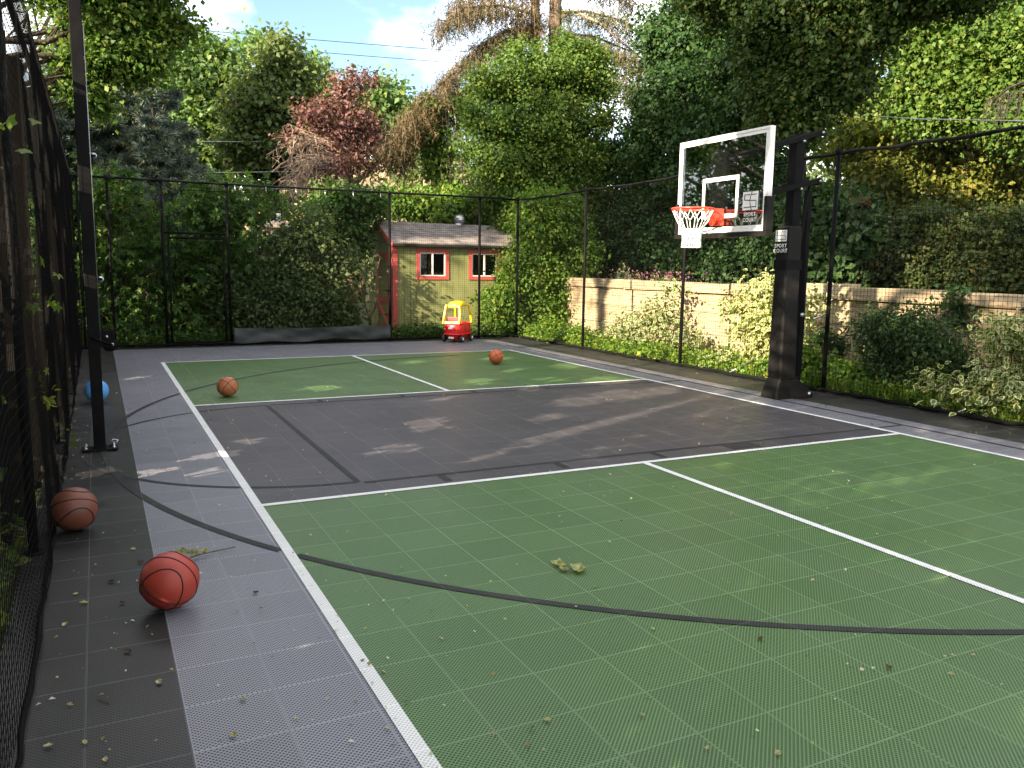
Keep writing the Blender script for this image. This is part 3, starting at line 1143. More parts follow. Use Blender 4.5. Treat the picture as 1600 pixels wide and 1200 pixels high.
# right fence
rf = empty('sport_fence', (FXR, 4.0, 0), label='tall black net fence along the sandstone wall and shrubs', cat='fence', group='black court fences')
ry = [11.28, at_x(910, 546, FXR)[1], at_x(1062, 575, FXR)[1], 2.36, -.55, -3.4]
for y in ry:
    wpost(rf, FXR, y, FH + .03, .028)
pts = []
for y in np.linspace(11.28, -4.5, 70):
    k = min(abs(y - q) for q in ry)
    pts.append((FXR + .012 * math.sin(y * 3), y, FH - .02 * min(1, k) + .008 * math.sin(y * 7)))
rel(MB().tube(pts, [.019 + .006 * abs(math.sin(i * .9)) for i in range(70)], 7), rf).build('top_rail', M['black_steel'], rf)
for i in range(len(ry) - 1):
    mb = MB()
    net_panel(mb, (FXR - .03, ry[i] - .02), (FXR - .03, ry[i + 1] + .02), .03, FH - .02, .05, .0020, .010, i)
    rel(mb, rf).build('net', M['net'], rf)
pts = [(FXR - .05 + random.uniform(-.018, .018), y, .03 + random.uniform(-.008, .014)) for y in np.linspace(11.28, -4.5, 110)]
rel(MB().tube(pts, [.020 + random.random() * .010 for _ in range(110)], 6), rf).build('bottom_hem', M['netgrey'], rf)
for yy in (9.8, 4.2, .45):
    rel(MB().tube([(FXR + .40, yy - .15, .25), (FXR + .02, yy + .02, .02)], .012, 6), rf).build('stake', M['galv'], rf)
rel(MB().tube([(FXR - .02, 2.36, 1.02), (FXR - .18, 2.30, 1.0), (FXR - .36, 2.26, .97)], .010, 6), rf).build('net_hook', M['galv'], rf)

# left fence with windscreens
lf = empty('sport_fence', (FXL, 3.0, 0), label='tall black net fence backed by dark hanging windscreens beside the vines', cat='fence', group='black court fences')
for y in (-6.2, -3.2, -.42, 2.6, 5.6, 8.5, 11.28):
    wpost(lf, FXL - .05, y, FH, .026)
rel(MB().tube([(FXL - .05, y, FH + .006 * math.sin(y * 5)) for y in np.linspace(-7, 11.28, 50)], .020, 7), lf).build('top_rail', M['black_steel'], lf)
mb = MB()
net_panel(mb, (FXL + .03, 11.2), (FXL + .03, -7.0), .02, FH - .02, .05, .0014, .014, 1.0)
rel(mb, lf).build('net', M['netgrey'], lf)
pts = [(FXL + .03 + random.uniform(-.008, .008), y, .018 + random.uniform(-.004, .006)) for y in np.linspace(-7, 11.28, 120)]
rel(MB().tube(pts, [.008 + random.random() * .005 for _ in range(120)], 6), lf).build('bottom_hem', M['netgrey'], lf)
DAPPLE_HOLES = [(.10, 1.01, .16, .05), (.49, 2.09, .22, .07), (3.76, 1.12, .16, .045), (2.64, 1.93, .20, .06), (.08, 1.76, .12, .06), (.75, 1.29, .20, .05),  # holes shaped and placed so sun dapples fall on the court
         (.37, 2.39, .25, .10), (1.13, .43, .05, .03), (1.05, .52, .05, .02), (6.47, .33, .06, .03), (1.21, .13, .06, .03), (2.0, 2.35, .16, .05), (1.3, 2.62, .30, .08),
         (3.2, 2.3, .10, .05), (1.9, 1.55, .10, .04), (.2, 2.65, .2, .1), (5.2, 1.9, .12, .05), (4.6, 2.5, .2, .05), (.9, .30, .05, .025), (1.35, .62, .06, .02), (.55, .45, .05, .02), (2.9, 2.72, .25, .05), (1.6, 2.1, .12, .04)]


def windscreen(y0, y1, z0, z1, xo, seed):
    st = .05
    ny, nz2 = int((y1 - y0) / st), int((z1 - z0) / st)
    Y = y0 + (y1 - y0) * np.arange(ny + 1) / ny
    Z = z0 + (z1 - z0) * np.arange(nz2 + 1) / nz2
    YY, ZZ = np.meshgrid(Y, Z, indexing='ij')
    fold = .045 * np.sin(YY * 7.3 + seed) + .03 * np.sin(YY * 16.1 + seed * 2 + ZZ * .6) + .02 * np.sin(YY * 29 + ZZ * 1.1)
    fold = fold * (1.05 - .25 * ZZ / FH)
    XX = xo + fold + .05 * np.sin(ZZ * 1.4 + seed + YY) * .5
    V = np.stack([XX, YY, ZZ], -1).reshape(-1, 3)
    ii, jj = np.meshgrid(np.arange(ny), np.arange(nz2), indexing='ij')
    cyy, czz = (Y[ii] + Y[ii + 1]) / 2, (Z[jj] + Z[jj + 1]) / 2
    keep = np.ones(ii.shape, bool)
    for hy, hz, a, b in DAPPLE_HOLES:
        keep &= ((cyy - hy) / (a * 1.25 + .02)) ** 2 + ((czz - hz) / (b * 1.5 + .02)) ** 2 + .5 * np.sin(cyy * 31 + hy * 9) * np.sin(czz * 37 + hz * 5) > 1
    ii, jj = ii[keep], jj[keep]
    a = ii * (nz2 + 1) + jj
    F = np.stack([a, a + nz2 + 1, a + nz2 + 2, a + 1], -1).reshape(-1)
    V = V - np.array(lf.location)
    me_ = fast_mesh('windscreen', V, F, 4)
    me_.polygons.foreach_set('use_smooth', np.ones(len(me_.polygons), bool))
    return link('windscreen', me_, M['screen'], lf)


windscreen(-.42, 2.62, .04, 3.02, FXL - .16, 0.3)
windscreen(2.52, 5.7, .05, 2.96, FXL - .10, 2.1)
windscreen(5.6, 8.6, .04, 2.99, FXL - .15, 4.4)
windscreen(8.5, 10.9, .05, 2.97, FXL - .11, 6.0)

# ------------------------------------------------------------------ net posts
np_root = empty('net_post', (-.91, 2.20, 0), label='tall square black net post with base plate and hand winch', cat='post')
MB().box(-.045, .045, -.045, .045, .012, 4.1).build('shaft', M['black_steel'], np_root, bevel=.006)
MB().box(-.047, .047, -.047, .047, 4.1, 4.13).build('cap', M['black_steel'], np_root, bevel=.006)
plate = MB().box(-.135, .135, -.085, .085, .004, .020).build('base_plate', M['black_steel'], np_root, bevel=.004)
for sx in (-1, 1):
    for sy in (-1, 1):
        MB().lathe([(.016, .020), (.016, .034), (.008, .036), (.008, .050)], 8, c=(sx * .105, sy * .055, 0)).build('bolt', M['galv'], plate)
mb = MB().tube([(.11, .05, .028), (.14, .06, .06), (.10, .07, .07), (.08, .05, .03)], .007, 6)
mb.build('ring', M['galv'], plate)
w = MB()
w.lathe([(.057, -.022), (.060, -.018), (.03, -.014), (.03, .014), (.060, .018), (.057, .022)], 22, 'y', (.115, 0, .885))
w.box(.045, .15, -.03, -.024, .86, 1.0)
w.box(.045, .15, .024, .03, .86, 1.0)
winch = w.build('winch', M['black_steel'], np_root)
MB().tube([(.135, -.03, .885), (.135, -.06, .885), (.02, -.065, .93), (-.02, -.065, .95)], .008, 6).build('crank_handle', M['black_steel'], winch)
for p in ((.135, .885), (.095, .95)):
    MB().lathe([(.013, -.036), (.013, -.030)], 10, 'y', (p[0], 0, p[1])).build('bolt', M['galv'], winch)
for zz, xx in ((1.42, .085), (2.40, .085)):
    pl = MB().lathe([(.022, -.012), (.024, -.008), (.016, -.003), (.016, .003), (.024, .008), (.022, .012)], 16, 'y', (xx - .01, 0, zz)).build('pulley', M['galv'], np_root)
    MB().box(.044, .09, -.017, -.013, zz - .01, zz + .01).build('bracket', M['black_steel'], pl)
MB().tube([(.050, -.03, .9), (.050, -.03, 3.4)], .003, 5).build('edge_cable', M['galv'], np_root)
MB().tube([(.105, 0, 1.42), (.120, 0, .99)], .003, 5).build('winch_cable', M['black_steel'], np_root)

nr = empty('net_post', (7.06, 2.30, 0), label='slim square black net post standing behind the basketball goal', cat='post')
MB().box(-.035, .035, -.035, .035, .004, 2.55).build('shaft', M['black_steel'], nr, bevel=.005)
MB().box(-.09, .09, -.07, .07, .004, .018).build('base_plate', M['black_steel'], nr)
MB().lathe([(.028, -.01), (.028, .01)], 14, 'y', (-.02, -.05, 1.02)).build('pulley', M['galv'], nr)
MB().tube([(-.02, -.045, 1.02), (-.03, -.045, 2.4)], .004, 5).build('cable', M['black_steel'], nr)

# ------------------------------------------------------------------ basketball goal
GX, GY = 6.72, 2.20
BX, BY0, BY1, BZ0, BZ1 = 5.50, 1.345, 2.850, 1.985, 3.065
goal = empty('basketball_goal', (GX, GY, 0), label='basketball goal with clear backboard, red rim and black padded post', cat='basketball hoop')


def gb(mb, name, mat, parent=None, **kw):
    return rel(mb, goal).build(name, mat, parent or goal, **kw)


gb(MB().box(GX - .065, GX + .065, GY - .065, GY + .065, .02, 3.17), 'pole', M['black_steel'], bevel=.008)
# pad with a skirt that spreads over the base
pad = MB()
prof = [(0.006, .17, .145, .40), (.05, .165, .14, .39), (.16, .14, .125, .28), (.25, .105, .115, .13), (.27, .098, .112, .108), (.30, .105, .115, .112), (1.2, .098, .104, .092), (2.08, .094, .100, .086), (2.10, .085, .092, .08)]
rings = []
for zz, xf, hy, xb in prof:
    r = []
    x0, x1 = -xf - .06, xb
    c = .022
    for (px, py) in ((x0 + c, -hy), (x1 - c, -hy), (x1, -hy + c), (x1, hy - c), (x1 - c, hy), (x0 + c, hy), (x0, hy - c), (x0, -hy + c)):
        r.append((px, py, zz))
    rings.append(r)
padm = pad.loft(rings, smooth=False).build('post_pad', M['vinyl'], goal)
M['vinyl2'] = simple('black_vinyl_band', (0.006, 0.006, 0.0065), 0.5, 0.06)
mb = MB()
mb.box(-.159, .092, -.106, .106, 1.58, 1.70)
mb.build('strap', M['vinyl2'], padm)
MB().tube([(-.17, -.128, .262), (-.17, .128, .262), (.15, .128, .262), (.15, -.128, .262)], .006, 5, closed=True).build('seam', M['vinyl2'], padm)
MB().box(.30, .34, -.141, -.131, .03, .07).build('buckle', M['white'], padm)
# arms
for sy in (-1, 1):
    for (xa, za, xb, zb) in ((BX + .06, 2.79, GX + .33, 3.23), (BX + .06, 2.30, GX + .33, 2.66)):
        gb(MB().bar((xa, GY + sy * .095, za), (xb, GY + sy * .095, zb), .03, .06), 'arm', M['black_steel'], bevel=.004)
    for xx, zz in ((GX, 3.09), (GX + .30, 3.215), (GX, 2.535), (GX + .30, 2.645)):
        gb(MB().lathe([(.016, -.012), (.016, .012)], 10, 'y', (xx, GY + sy * .115, zz)), 'bolt', M['galv'])
gb(MB().box(GX + .28, GX + .33, GY - .11, GY + .11, 2.60, 2.66), 'cross_bar', M['black_steel'])
gb(MB().box(BX + .035, BX + .09, GY - .14, GY + .14, 2.15, 2.92), 'board_bracket', M['black_steel'], bevel=.005)
gb(MB().bar((GX + .25, GY, 2.60), (GX + .115, GY, 1.75), .03, .03), 'lift_strut', M['black_steel'])
# backboard
bd = empty('backboard', (0, 0, 0))
bd.parent = goal
mb = MB().box(BX - .004, BX + .006, BY0 + .02, BY1 - .02, BZ0 + .02, BZ1 - .02)
gb(mb, 'pane', M['glass'], bd)
fw, ft = .030, .055
for nm, a in (('frame_rail', (BX - .012, BX + ft, BY0, BY1, BZ1 - fw, BZ1)), ('frame_rail', (BX - .012, BX + ft, BY0, BY0 + fw, BZ0 + .36, BZ1 - fw)),
              ('frame_rail', (BX - .012, BX + ft, BY1 - fw, BY1, BZ0 + .36, BZ1 - fw)), ('frame_rail', (BX - .010, BX + ft, BY0 + fw, BY1 - fw, BZ0 + .0, BZ0 + fw))):
    gb(MB().box(*a), nm, M['white'], bd, bevel=.004)


def board_rect(y0, y1, z0, z1, name, w):
    x = BX - .0065
    mb = MB()
    for (a, b, c, d) in ((y0, y1, z1 - w, z1), (y0, y1, z0, z0 + w), (y0, y0 + w, z0 + w, z1 - w), (y1 - w, y1, z0 + w, z1 - w)):
        mb.add([(x, a, c), (x, b, c), (x, b, d), (x, a, d)], [(0, 3, 2, 1)])
    gb(mb, name, M['white'], bd)


board_rect(BY0 + fw + .002, BY1 - fw - .002, BZ0 + fw + .002, BZ1 - fw - .002, 'border_line', .032)
RCY = (BY0 + BY1) / 2
board_rect(RCY - .305, RCY + .305, BZ0 + .16, BZ0 + .16 + .46, 'target_square', .045)
# bottom edge padding
mb = MB()
mb.box(BX - .028, BX + .07, BY0 - .022, BY1 + .022, BZ0 - .055, BZ0 - .004)
for s, yy in ((-1, BY0), (1, BY1)):
    mb.box(BX - .028, BX + .07, min(yy + s * .022, yy - s * .026), max(yy + s * .022, yy - s * .026), BZ0 - .004, BZ0 + .358)
gb(mb, 'edge_pad', M['vinyl'], bd, bevel=.006)


def emblem(parent, origin, yw, zh, name_mat=M['white'], dark=M['vinyl2']):
    """white square split by dark strokes, faces -x; local y to the left in the picture"""
    x, y, z = origin
    gb(MB().add([(x, y - yw / 2, z - zh / 2), (x, y + yw / 2, z - zh / 2), (x, y + yw / 2, z + zh / 2), (x, y - yw / 2, z + zh / 2)], [(0, 3, 2, 1)]), 'emblem', name_mat, parent)
    xd = x - .0016
    mb = MB()
    k = .045

    def st(a, b, w=k):
        # a, b in unit square, u to the right of the picture = -y
        pa = np.array([(0.5 - a[0]) * yw + y, (a[1] - .5) * zh + z])
        pb = np.array([(0.5 - b[0]) * yw + y, (b[1] - .5) * zh + z])
        d = (pb - pa) / np.linalg.norm(pb - pa)
        n = np.array([-d[1], d[0]]) * w * zh / 2
        d = d * w * zh / 2
        q = [pa - d + n, pa - d - n, pb + d - n, pb + d + n]
        mb.add([(xd, p[0], p[1]) for p in q], [(0, 1, 2, 3)])
    for a, b in (((.12, .84), (.46, .84)), ((.12, .84), (.12, .56)), ((.12, .56), (.88, .50)), ((.88, .50), (.88, .16)), ((.88, .16), (.10, .16)), ((.54, .84), (.88, .84)),
                 ((.60, 1.0), (.54, .84)), ((.54, .84), (.46, .52)), ((.46, .52), (.54, .16)), ((.54, .16), (.60, 0.0))):
        st(a, b)
    gb(mb, 'emblem_stroke', dark, parent)


def wording(parent, body, size, x, y, z):
    me_ = text_mesh(body, size)
    mt = Matrix(((0, 0, -1, x), (-1, 0, 0, y), (0, 1, 0, z), (0, 0, 0, 1)))
    me_.transform(Matrix.Translation(-goal.location) @ mt)
    link('lettering', me_, M['white'], parent)


ey, ez = 1.60, BZ0 + .325
emblem(bd, (BX - .0068, ey, ez), .235, .195)
wording(bd, 'SPORT', .058, BX - .0072, ey, ez - .145)
wording(bd, 'COURT', .058, BX - .0072, ey, ez - .205)
px_ = GX - .094 - .06 - .004
emblem(padm, (px_ - .001, GY + .005, 1.985), .185, .135)
wording(padm, 'SPORT', .062, px_ - .002, GY + .005, 1.865)
wording(padm, 'COURT', .062, px_ - .003, GY + .005, 1.805)
# rim
RZ = 2.235
rcx = BX - .15 - .23
rim = MB().tube([(rcx + .23 * math.cos(a), RCY + .23 * math.sin(a), RZ) for a in np.linspace(0, 2 * math.pi, 40, endpoint=False)], .0105, 8, closed=True)
rim_o = gb(rim, 'rim', M['red'])
mb = MB()
mb.box(BX - .165, BX - .010, RCY - .085, RCY + .085, RZ - .030, RZ + .012)
mb.add([(BX - .16, RCY - .07, RZ - .03), (BX - .012, RCY - .095, RZ - .03), (BX - .012, RCY - .095, RZ - .17), (BX - .06, RCY - .08, RZ - .17),
        (BX - .16, RCY + .07, RZ - .03), (BX - .012, RCY + .095, RZ - .03), (BX - .012, RCY + .095, RZ - .17), (BX - .06, RCY + .08, RZ - .17)],
       [(0, 1, 2, 3), (7, 6, 5, 4), (0, 3, 7, 4), (3, 2, 6, 7), (1, 5, 6, 2)])
gb(mb, 'rim_bracket', M['red'], fix=True)
for k in range(12):
    a = 2 * math.pi * (k + .5) / 12
    gb(MB().tube([(rcx + .226 * math.cos(a + d), RCY + .226 * math.sin(a + d), RZ - .012 - dz) for d, dz in ((-.05, 0), (0, .014), (.05, 0))], .004, 4), 'net_hook', M['red'], rim_o)
nb = MB()
lv = [(0, .222), (.10, .180), (.205, .118), (.245, .108), (.285, .102), (.325, .100), (.365, .102), (.405, .110)]
for k in range(12):
    for s in (-1, 1):
        pts = []
        for i, (dz, r) in enumerate(lv):
            tw = (0 if i == 0 else (.5 if i in (1, 2) else .5 + (i - 2) * .5)) * s
            a = 2 * math.pi * (k + .5 + tw) / 12
            pts.append((rcx + r * math.cos(a), RCY + r * math.sin(a), RZ - .018 - dz))
        nb.tube(pts, [.0045] * 3 + [.0062] * 5, 4)
for dz, r in lv[3:]:
    nb.tube([(rcx + r * math.cos(a), RCY + r * math.sin(a), RZ - .018 - dz) for a in np.linspace(0, 2 * math.pi, 24, endpoint=False)], .0035, 4, closed=True)
gb(nb, 'hoop_net', M['white_cord'])

# ------------------------------------------------------------------ balls
def ball_mat(name, col, col2):
    m, nt, out = new_mat(name)
    tc = node(nt, 'ShaderNodeTexCoord')
    n = node(nt, 'ShaderNodeTexNoise')
    n.inputs['Scale'].default_value = 7
    n.inputs['Detail'].default_value = 8
    nt.links.new(tc.outputs['Object'], n.inputs['Vector'])
    cr = node(nt, 'ShaderNodeValToRGB')
    cr.color_ramp.elements[0].position = .36
    cr.color_ramp.elements[1].position = .66
    cr.color_ramp.elements[0].color = (*col2, 1)
    cr.color_ramp.elements[1].color = (*col, 1)
    nt.links.new(n.outputs['Fac'], cr.inputs['Fac'])
    v = node(nt, 'ShaderNodeTexVoronoi')
    v.inputs['Scale'].default_value = 320
    nt.links.new(tc.outputs['Object'], v.inputs['Vector'])
    b = principled(nt, .5, .4)
    nt.links.new(cr.outputs['Color'], b.inputs['Base Color'])
    bp = node(nt, 'ShaderNodeBump')
    bp.inputs['Strength'].default_value = .35
    bp.inputs['Distance'].default_value = .001
    bp.invert = True
    nt.links.new(v.outputs['Distance'], bp.inputs['Height'])
    nt.links.new(bp.outputs['Normal'], b.inputs['Normal'])
    nt.links.new(b.outputs[0], out.inputs['Surface'])
    return m


M['ball_red'] = ball_mat('red_rubber', (.33, .040, .024), (.27, .032, .020))
M['ball_brown'] = ball_mat('worn_brown_rubber', (.17, .050, .027), (.10, .034, .022))
M['ball_orange'] = ball_mat('orange_leather', (.42, .150, .060), (.30, .090, .034))
M['ball_orange2'] = ball_mat('bright_orange_leather', (.55, .130, .050), (.45, .095, .036))
M['ball_blue'] = ball_mat('blue_rubber', (.09, .30, .62), (.075, .26, .55))
M['seam'] = simple('black_seam', (.012, .009, .008), .6, .3)
M['mark'] = simple('faded_print', (.62, .16, .12), .6, .3)


def make_ball(u, v, r, mat, label, rot, seams=True):
    p = ground(u, v)
    o = empty('basketball' if seams else 'ball', (p[0], p[1], r + .004), label=label, cat='basketball' if seams else 'ball', group='balls left on the court')
    bm = bmesh.new()
    bmesh.ops.create_icosphere(bm, subdivisions=4, radius=r)
    for f in bm.faces:
        f.smooth = True
    me_ = bpy.data.meshes.new('shell')
    bm.to_mesh(me_)
    bm.free()
    link('shell', me_, M[mat], o)
    if seams:
        R0 = r * .9985
        tr = .0032
        t = np.linspace(0, 2 * math.pi, 64, endpoint=False)
        curves = [[(math.cos(a), math.sin(a), 0) for a in t], [(math.cos(a), 0, math.sin(a)) for a in t]]
        for s in (-1, 1):
            c = []
            for a in t:
                q = Vector((math.cos(a) * .78, s * (.60 + .20 * math.cos(2 * a)) , math.sin(a) * .92))
                q.normalize()
                c.append(tuple(q))
            curves.append(c)
        for c in curves:
            MB().tube([(x * R0, y * R0, z * R0) for x, y, z in c], tr, 5, closed=True).build('seam', M['seam'], o)
    else:
        for k in range(7):
            zz = -.8 + k * 1.6 / 6
            rr = math.sqrt(1 - zz * zz)
            MB().tube([(rr * math.cos(a) * r * .999, rr * math.sin(a) * r * .999, zz * r) for a in np.linspace(0, 2 * math.pi, 40, endpoint=False)], .0012, 4, closed=True).build('ridge', M['ball_blue'], o)
    o.rotation_euler = rot
    return o


rb = make_ball(267, 950, .128, 'ball_red', 'red rubber basketball on the seam of black and light grey tiles', (.35, .62, -.35))
make_ball(118, 829, .127, 'ball_brown', 'worn brown basketball on the black tiles against the net fence', (.9, .25, .35))
make_ball(356, 620, .119, 'ball_orange', 'orange brown basketball on the green tiles near the left sideline', (.2, .85, .6))
make_ball(775, 569, .119, 'ball_orange2', 'bright orange basketball on the green tiles near the far baseline', (1.1, .3, 1.2))
make_ball(152, 628, .125, 'ball_blue', 'blue ribbed playground ball behind the square net post', (.2, .5, .1), False)
# faded print on the red ball
d = unit((CAM_POS - np.array(rb.location)) * np.array([1, 1, 1.0]) + np.array([-.1, .2, 1.0]) * 2.2)
rb_m = rb.rotation_euler.to_matrix()
dl = rb_m.transposed() @ Vector(d)
upl = rb_m.transposed() @ Vector((.25, .9, .5))
sl = upl.cross(dl).normalized()
tl = dl.cross(sl)
mb = MB()
for (a, b, c_, e_) in ((-.011, -.004, -.007, .007), (-.002, .004, -.007, .007), (.006, .012, -.007, .007)):
    q = [(dl * .1196 + sl * x + tl * y).normalized() * .1196 for x, y in ((a, c_), (b, c_), (b, e_), (a, e_))]
    mb.add(q, [(0, 1, 2, 3)])
mb.build('print', M['mark'], rb)

# ------------------------------------------------------------------ toy car
M['plastic_red'] = simple('red_plastic', (.62, .012, .016), .35, .5, var=.08)
M['plastic_yel'] = simple('yellow_plastic', (.78, .50, .010), .35, .5, var=.06)
M['plastic_blk'] = simple('black_plastic', (.022, .022, .022), .5, .4)
M['plastic_wht'] = simple('white_plastic', (.78, .76, .72), .4, .4, var=.05)
M['plastic_dk'] = simple('dark_cabin_plastic', (.25, .012, .014), .5, .4)
cp = ground(719, 530)
car = empty('toy_car', (5.90, 10.66, 0.004), math.radians(-46), 'red and yellow plastic ride-on toy car parked by the net fence', 'toy car')


def se_ring(hw, hl, z, n=28, e=3.2, cy=0.0):
    r = []
    for k in range(n):
        a = 2 * math.pi * k / n
        c, s = math.cos(a), math.sin(a)
        r.append((hw * abs(c) ** (2 / e) * (1 if c >= 0 else -1), cy + hl * abs(s) ** (2 / e) * (1 if s >= 0 else -1), z))
    return r


body = MB().loft([se_ring(.13, .30, .055), se_ring(.165, .335, .09), se_ring(.18, .35, .14), se_ring(.200, .365, .15), se_ring(.212, .375, .19), se_ring(.214, .372, .27), se_ring(.208, .355, .35), se_ring(.200, .335, .395), se_ring(.178, .31, .40), se_ring(.172, .30, .30), se_ring(.165, .29, .18)])
body_o = body.build('body', M['plastic_red'], car)
MB().loft([se_ring(.224, .386, .150), se_ring(.230, .392, .165), se_ring(.224, .386, .182)]).build('bumper', M['plastic_red'], body_o)
MB().box(-.150, .150, -.24, -.20, .20, .52).build('seat_back', M['plastic_dk'], body_o, bevel=.012)
MB().box(-.045, .045, -.392, -.378, .275, .315).build('sticker', M['plastic_wht'], body_o)
MB().box(-.055, .055, -.355, -.335, .075, .115).build('licence_plate', M['plastic_wht'], body_o, bevel=.004)
for s in (-1, 1):
    MB().lathe([(.022, -.385), (.018, -.378), (.018, -.36)], 12, 'y', (s * .13, 0, .27)).build('tail_light', simple('orange_lens', (.75, .16, .03), .3, .5), body_o)
for s in (-1, 1):
    mb = MB()
    for i, zz in enumerate((.19, .39)):
        pass
    mb.tube([(s * .2145, -.10, .39), (s * .2165, -.10, .21), (s * .2165, .15, .21), (s * .2145, .15, .39)], .004, 5)
    mb.build('door', M['plastic_dk'], body_o)
MB().tube([(.06 * math.cos(a), .16 + .02 * math.sin(a), .46 + .06 * math.sin(a)) for a in np.linspace(0, 2 * math.pi, 16, endpoint=False)], .010, 6, closed=True).build('steering_wheel', M['plastic_blk'], car)
# roof on four pillars
roof = MB()
roof.loft([se_ring(.168, .235, .745, e=2.8, cy=-.01), se_ring(.160, .228, .785, e=2.8, cy=-.01), se_ring(.135, .200, .820, e=2.6, cy=-.01), se_ring(.085, .14, .842, e=2.4, cy=-.01), se_ring(.02, .04, .848, e=2.2, cy=-.01)])
roof_o = roof.build('roof', M['plastic_yel'], car)
for sx in (-1, 1):
    for (y0, y1, w0, w1) in ((-.315, -.215, .135, .075), (.315, .205, .075, .06)):
        mb = MB()
        rr = []
        for k in range(9):
            f = k / 8
            zz = .385 + .385 * f
            bow = math.sin(f * math.pi * .5)
            xx = sx * (.182 - .035 * f * f)
            yy = y0 + (y1 - y0) * f ** 1.6
            ww = w0 * (1 - .55 * math.sin(math.pi * min(1, f * 1.05))) if y0 < 0 else w1
            ww = max(ww, .042)
            rr.append([(xx - .022 * sx * .8 - .0, yy - ww / 2, zz), (xx + .016 * sx, yy - ww / 2, zz), (xx + .016 * sx, yy + ww / 2, zz), (xx - .022 * sx * .8, yy + ww / 2, zz)])
        mb.loft(rr, smooth=False)
        mb.build('pillar', M['plastic_yel'], car, bevel=.008, fix=True)
mb = MB()
mb.loft([[(x, -.335 + (zz - .385) * .30, zz) for x, zz in ((-.17, .385), (.17, .385), (.17, .43), (-.17, .43))], [(x, -.305 + (zz - .385) * .30, zz) for x, zz in ((-.17, .385), (.17, .385), (.17, .43), (-.17, .43))]], smooth=False)
mb.build('rear_sill', M['plastic_yel'], car, fix=True)
mb = MB().box(-.12, .12, -.245, -.205, .715, .76)
mb.build('roof_edge', M['plastic_yel'], roof_o, bevel=.01)
for sx in (-1, 1):
    for yy, rr in ((-.25, .072), (.25, .072)):
        x0 = sx * .185
        mb = MB().lathe([(rr * .55, -.030), (rr * .9, -.032), (rr, -.022), (rr, .022), (rr * .9, .032), (rr * .55, .030)], 20, 'x', (x0 + sx * .012, yy, rr))
        wo = mb.build('wheel', M['plastic_blk'], car)
        MB().lathe([(rr * .45, 0), (rr * .40, .008), (rr * .12, .014)] if sx > 0 else [(rr * .12, -.014), (rr * .40, -.008), (rr * .45, 0)], 14, 'x', (x0 + sx * (.012 + .031), yy, rr)).build('hub_cap', M['plastic_wht'], wo)

# ------------------------------------------------------------------ shed
M['shed_green'] = simple('olive_green_boards', (.185, .195, .075), .75, .2, var=.22, scale=3, bump=.3, bscale=30, dirt=(.10, .12, .045))
M['shed_red'] = simple('barn_red_trim', (.36, .075, .058), .65, .25, var=.15, scale=4)
M['shingle'] = simple('weathered_grey_shingle', (.20, .175, .160), .9, .1, var=.35, scale=5, bump=.5, bscale=80)
M['win_frame'] = simple('white_window_vinyl', (.62, .60, .56), .5, .3, var=.06)
M['dark_in'] = simple('dark_interior', (.018, .018, .017), .9, .1)
M['win_glass'] = glass_material('window_glass', (.55, .58, .56), 1.0)
SY, SX0, SX1, SYR = 12.65, 5.16, 8.75, 14.6
EZ, RZs = 2.10, 2.56
RY = SY + 1.05
shed = empty('garden_shed', (SX0, SY, 0), label='olive green wooden garden shed with red trim and shingled roof', cat='shed')


def sb(mb, name, mat, parent=None, **kw):
    return rel(mb, shed).build(name, mat, parent or shed, **kw)


W1 = [at_y(u, 410, SY)[0] for u in (650, 701)]
W2 = [at_y(u, 410, SY)[0] for u in (732, 781)]
WZ0, WZ1 = at_y(676, 437, SY)[2], at_y(676, 389, SY)[2]
core = MB()
core.box(SX0 + .03, SX1, SY + .25, SYR, -.05, EZ - .03)
sb(core, 'inner_wall', M['dark_in'])
# front boards, cut round the windows
x = SX0 + .10
while x < SX1:
    w_ = .150
    segs = [(-.05, EZ - .01)]
    for (a, b) in (W1, W2):
        if x + w_ > a + .02 and x < b - .02:
            segs = [(-.05, WZ0 + .03), (WZ1 - .03, EZ - .01)]
            if x + .008 < a:
                sb(MB().box(x + .004, a + .03, SY, SY + .018, WZ0 + .03, WZ1 - .03), 'board', M['shed_green'])
            if x + w_ - .008 > b:
                sb(MB().box(b - .03, x + w_ - .004, SY, SY + .018, WZ0 + .03, WZ1 - .03), 'board', M['shed_green'])
    for (za, zb) in segs:
        sb(MB().box(x + .004, x + w_ - .004, SY, SY + .018, za, zb), 'board', M['shed_green'])
    x += w_
sb(MB().box(SX0 + .09, SX1, SY + .019, SY + .03, -.05, WZ0 + .04), 'sheathing', M['dark_in'])
# left end wall: boards under the slope
yy = SY + .10
while yy < SYR - .05:
    w_ = .15
    f0 = EZ + (RZs - EZ) * (min(yy, RY) - SY) / (RY - SY) if yy < RY else RZs - (yy - RY) * .45
    f1 = EZ + (RZs - EZ) * (min(yy + w_, RY) - SY) / (RY - SY) if yy + w_ < RY else RZs - (yy + w_ - RY) * .45
    mb = MB()
    x0, x1 = SX0, SX0 + .018
    a, b = yy + .004, yy + w_ - .004
    mb.add([(x0, a, -.05), (x1, a, -.05), (x1, b, -.05), (x0, b, -.05), (x0, a, f0 - .03), (x1, a, f0 - .03), (x1, b, f1 - .03), (x0, b, f1 - .03)],
           [(3, 2, 1, 0), (4, 5, 6, 7), (0, 1, 5, 4), (1, 2, 6, 5), (2, 3, 7, 6), (3, 0, 4, 7)])
    sb(mb, 'board', M['shed_green'])
    yy += w_
sb(MB().box(SX0 + .019, SX0 + .03, SY + .08, SYR, -.05, EZ), 'sheathing', M['dark_in'])
sb(MB().box(SX0 - .022, SX0 + .095, SY - .022, SY + .095, -.05, EZ - .012), 'corner_trim', M['shed_red'], bevel=.004)
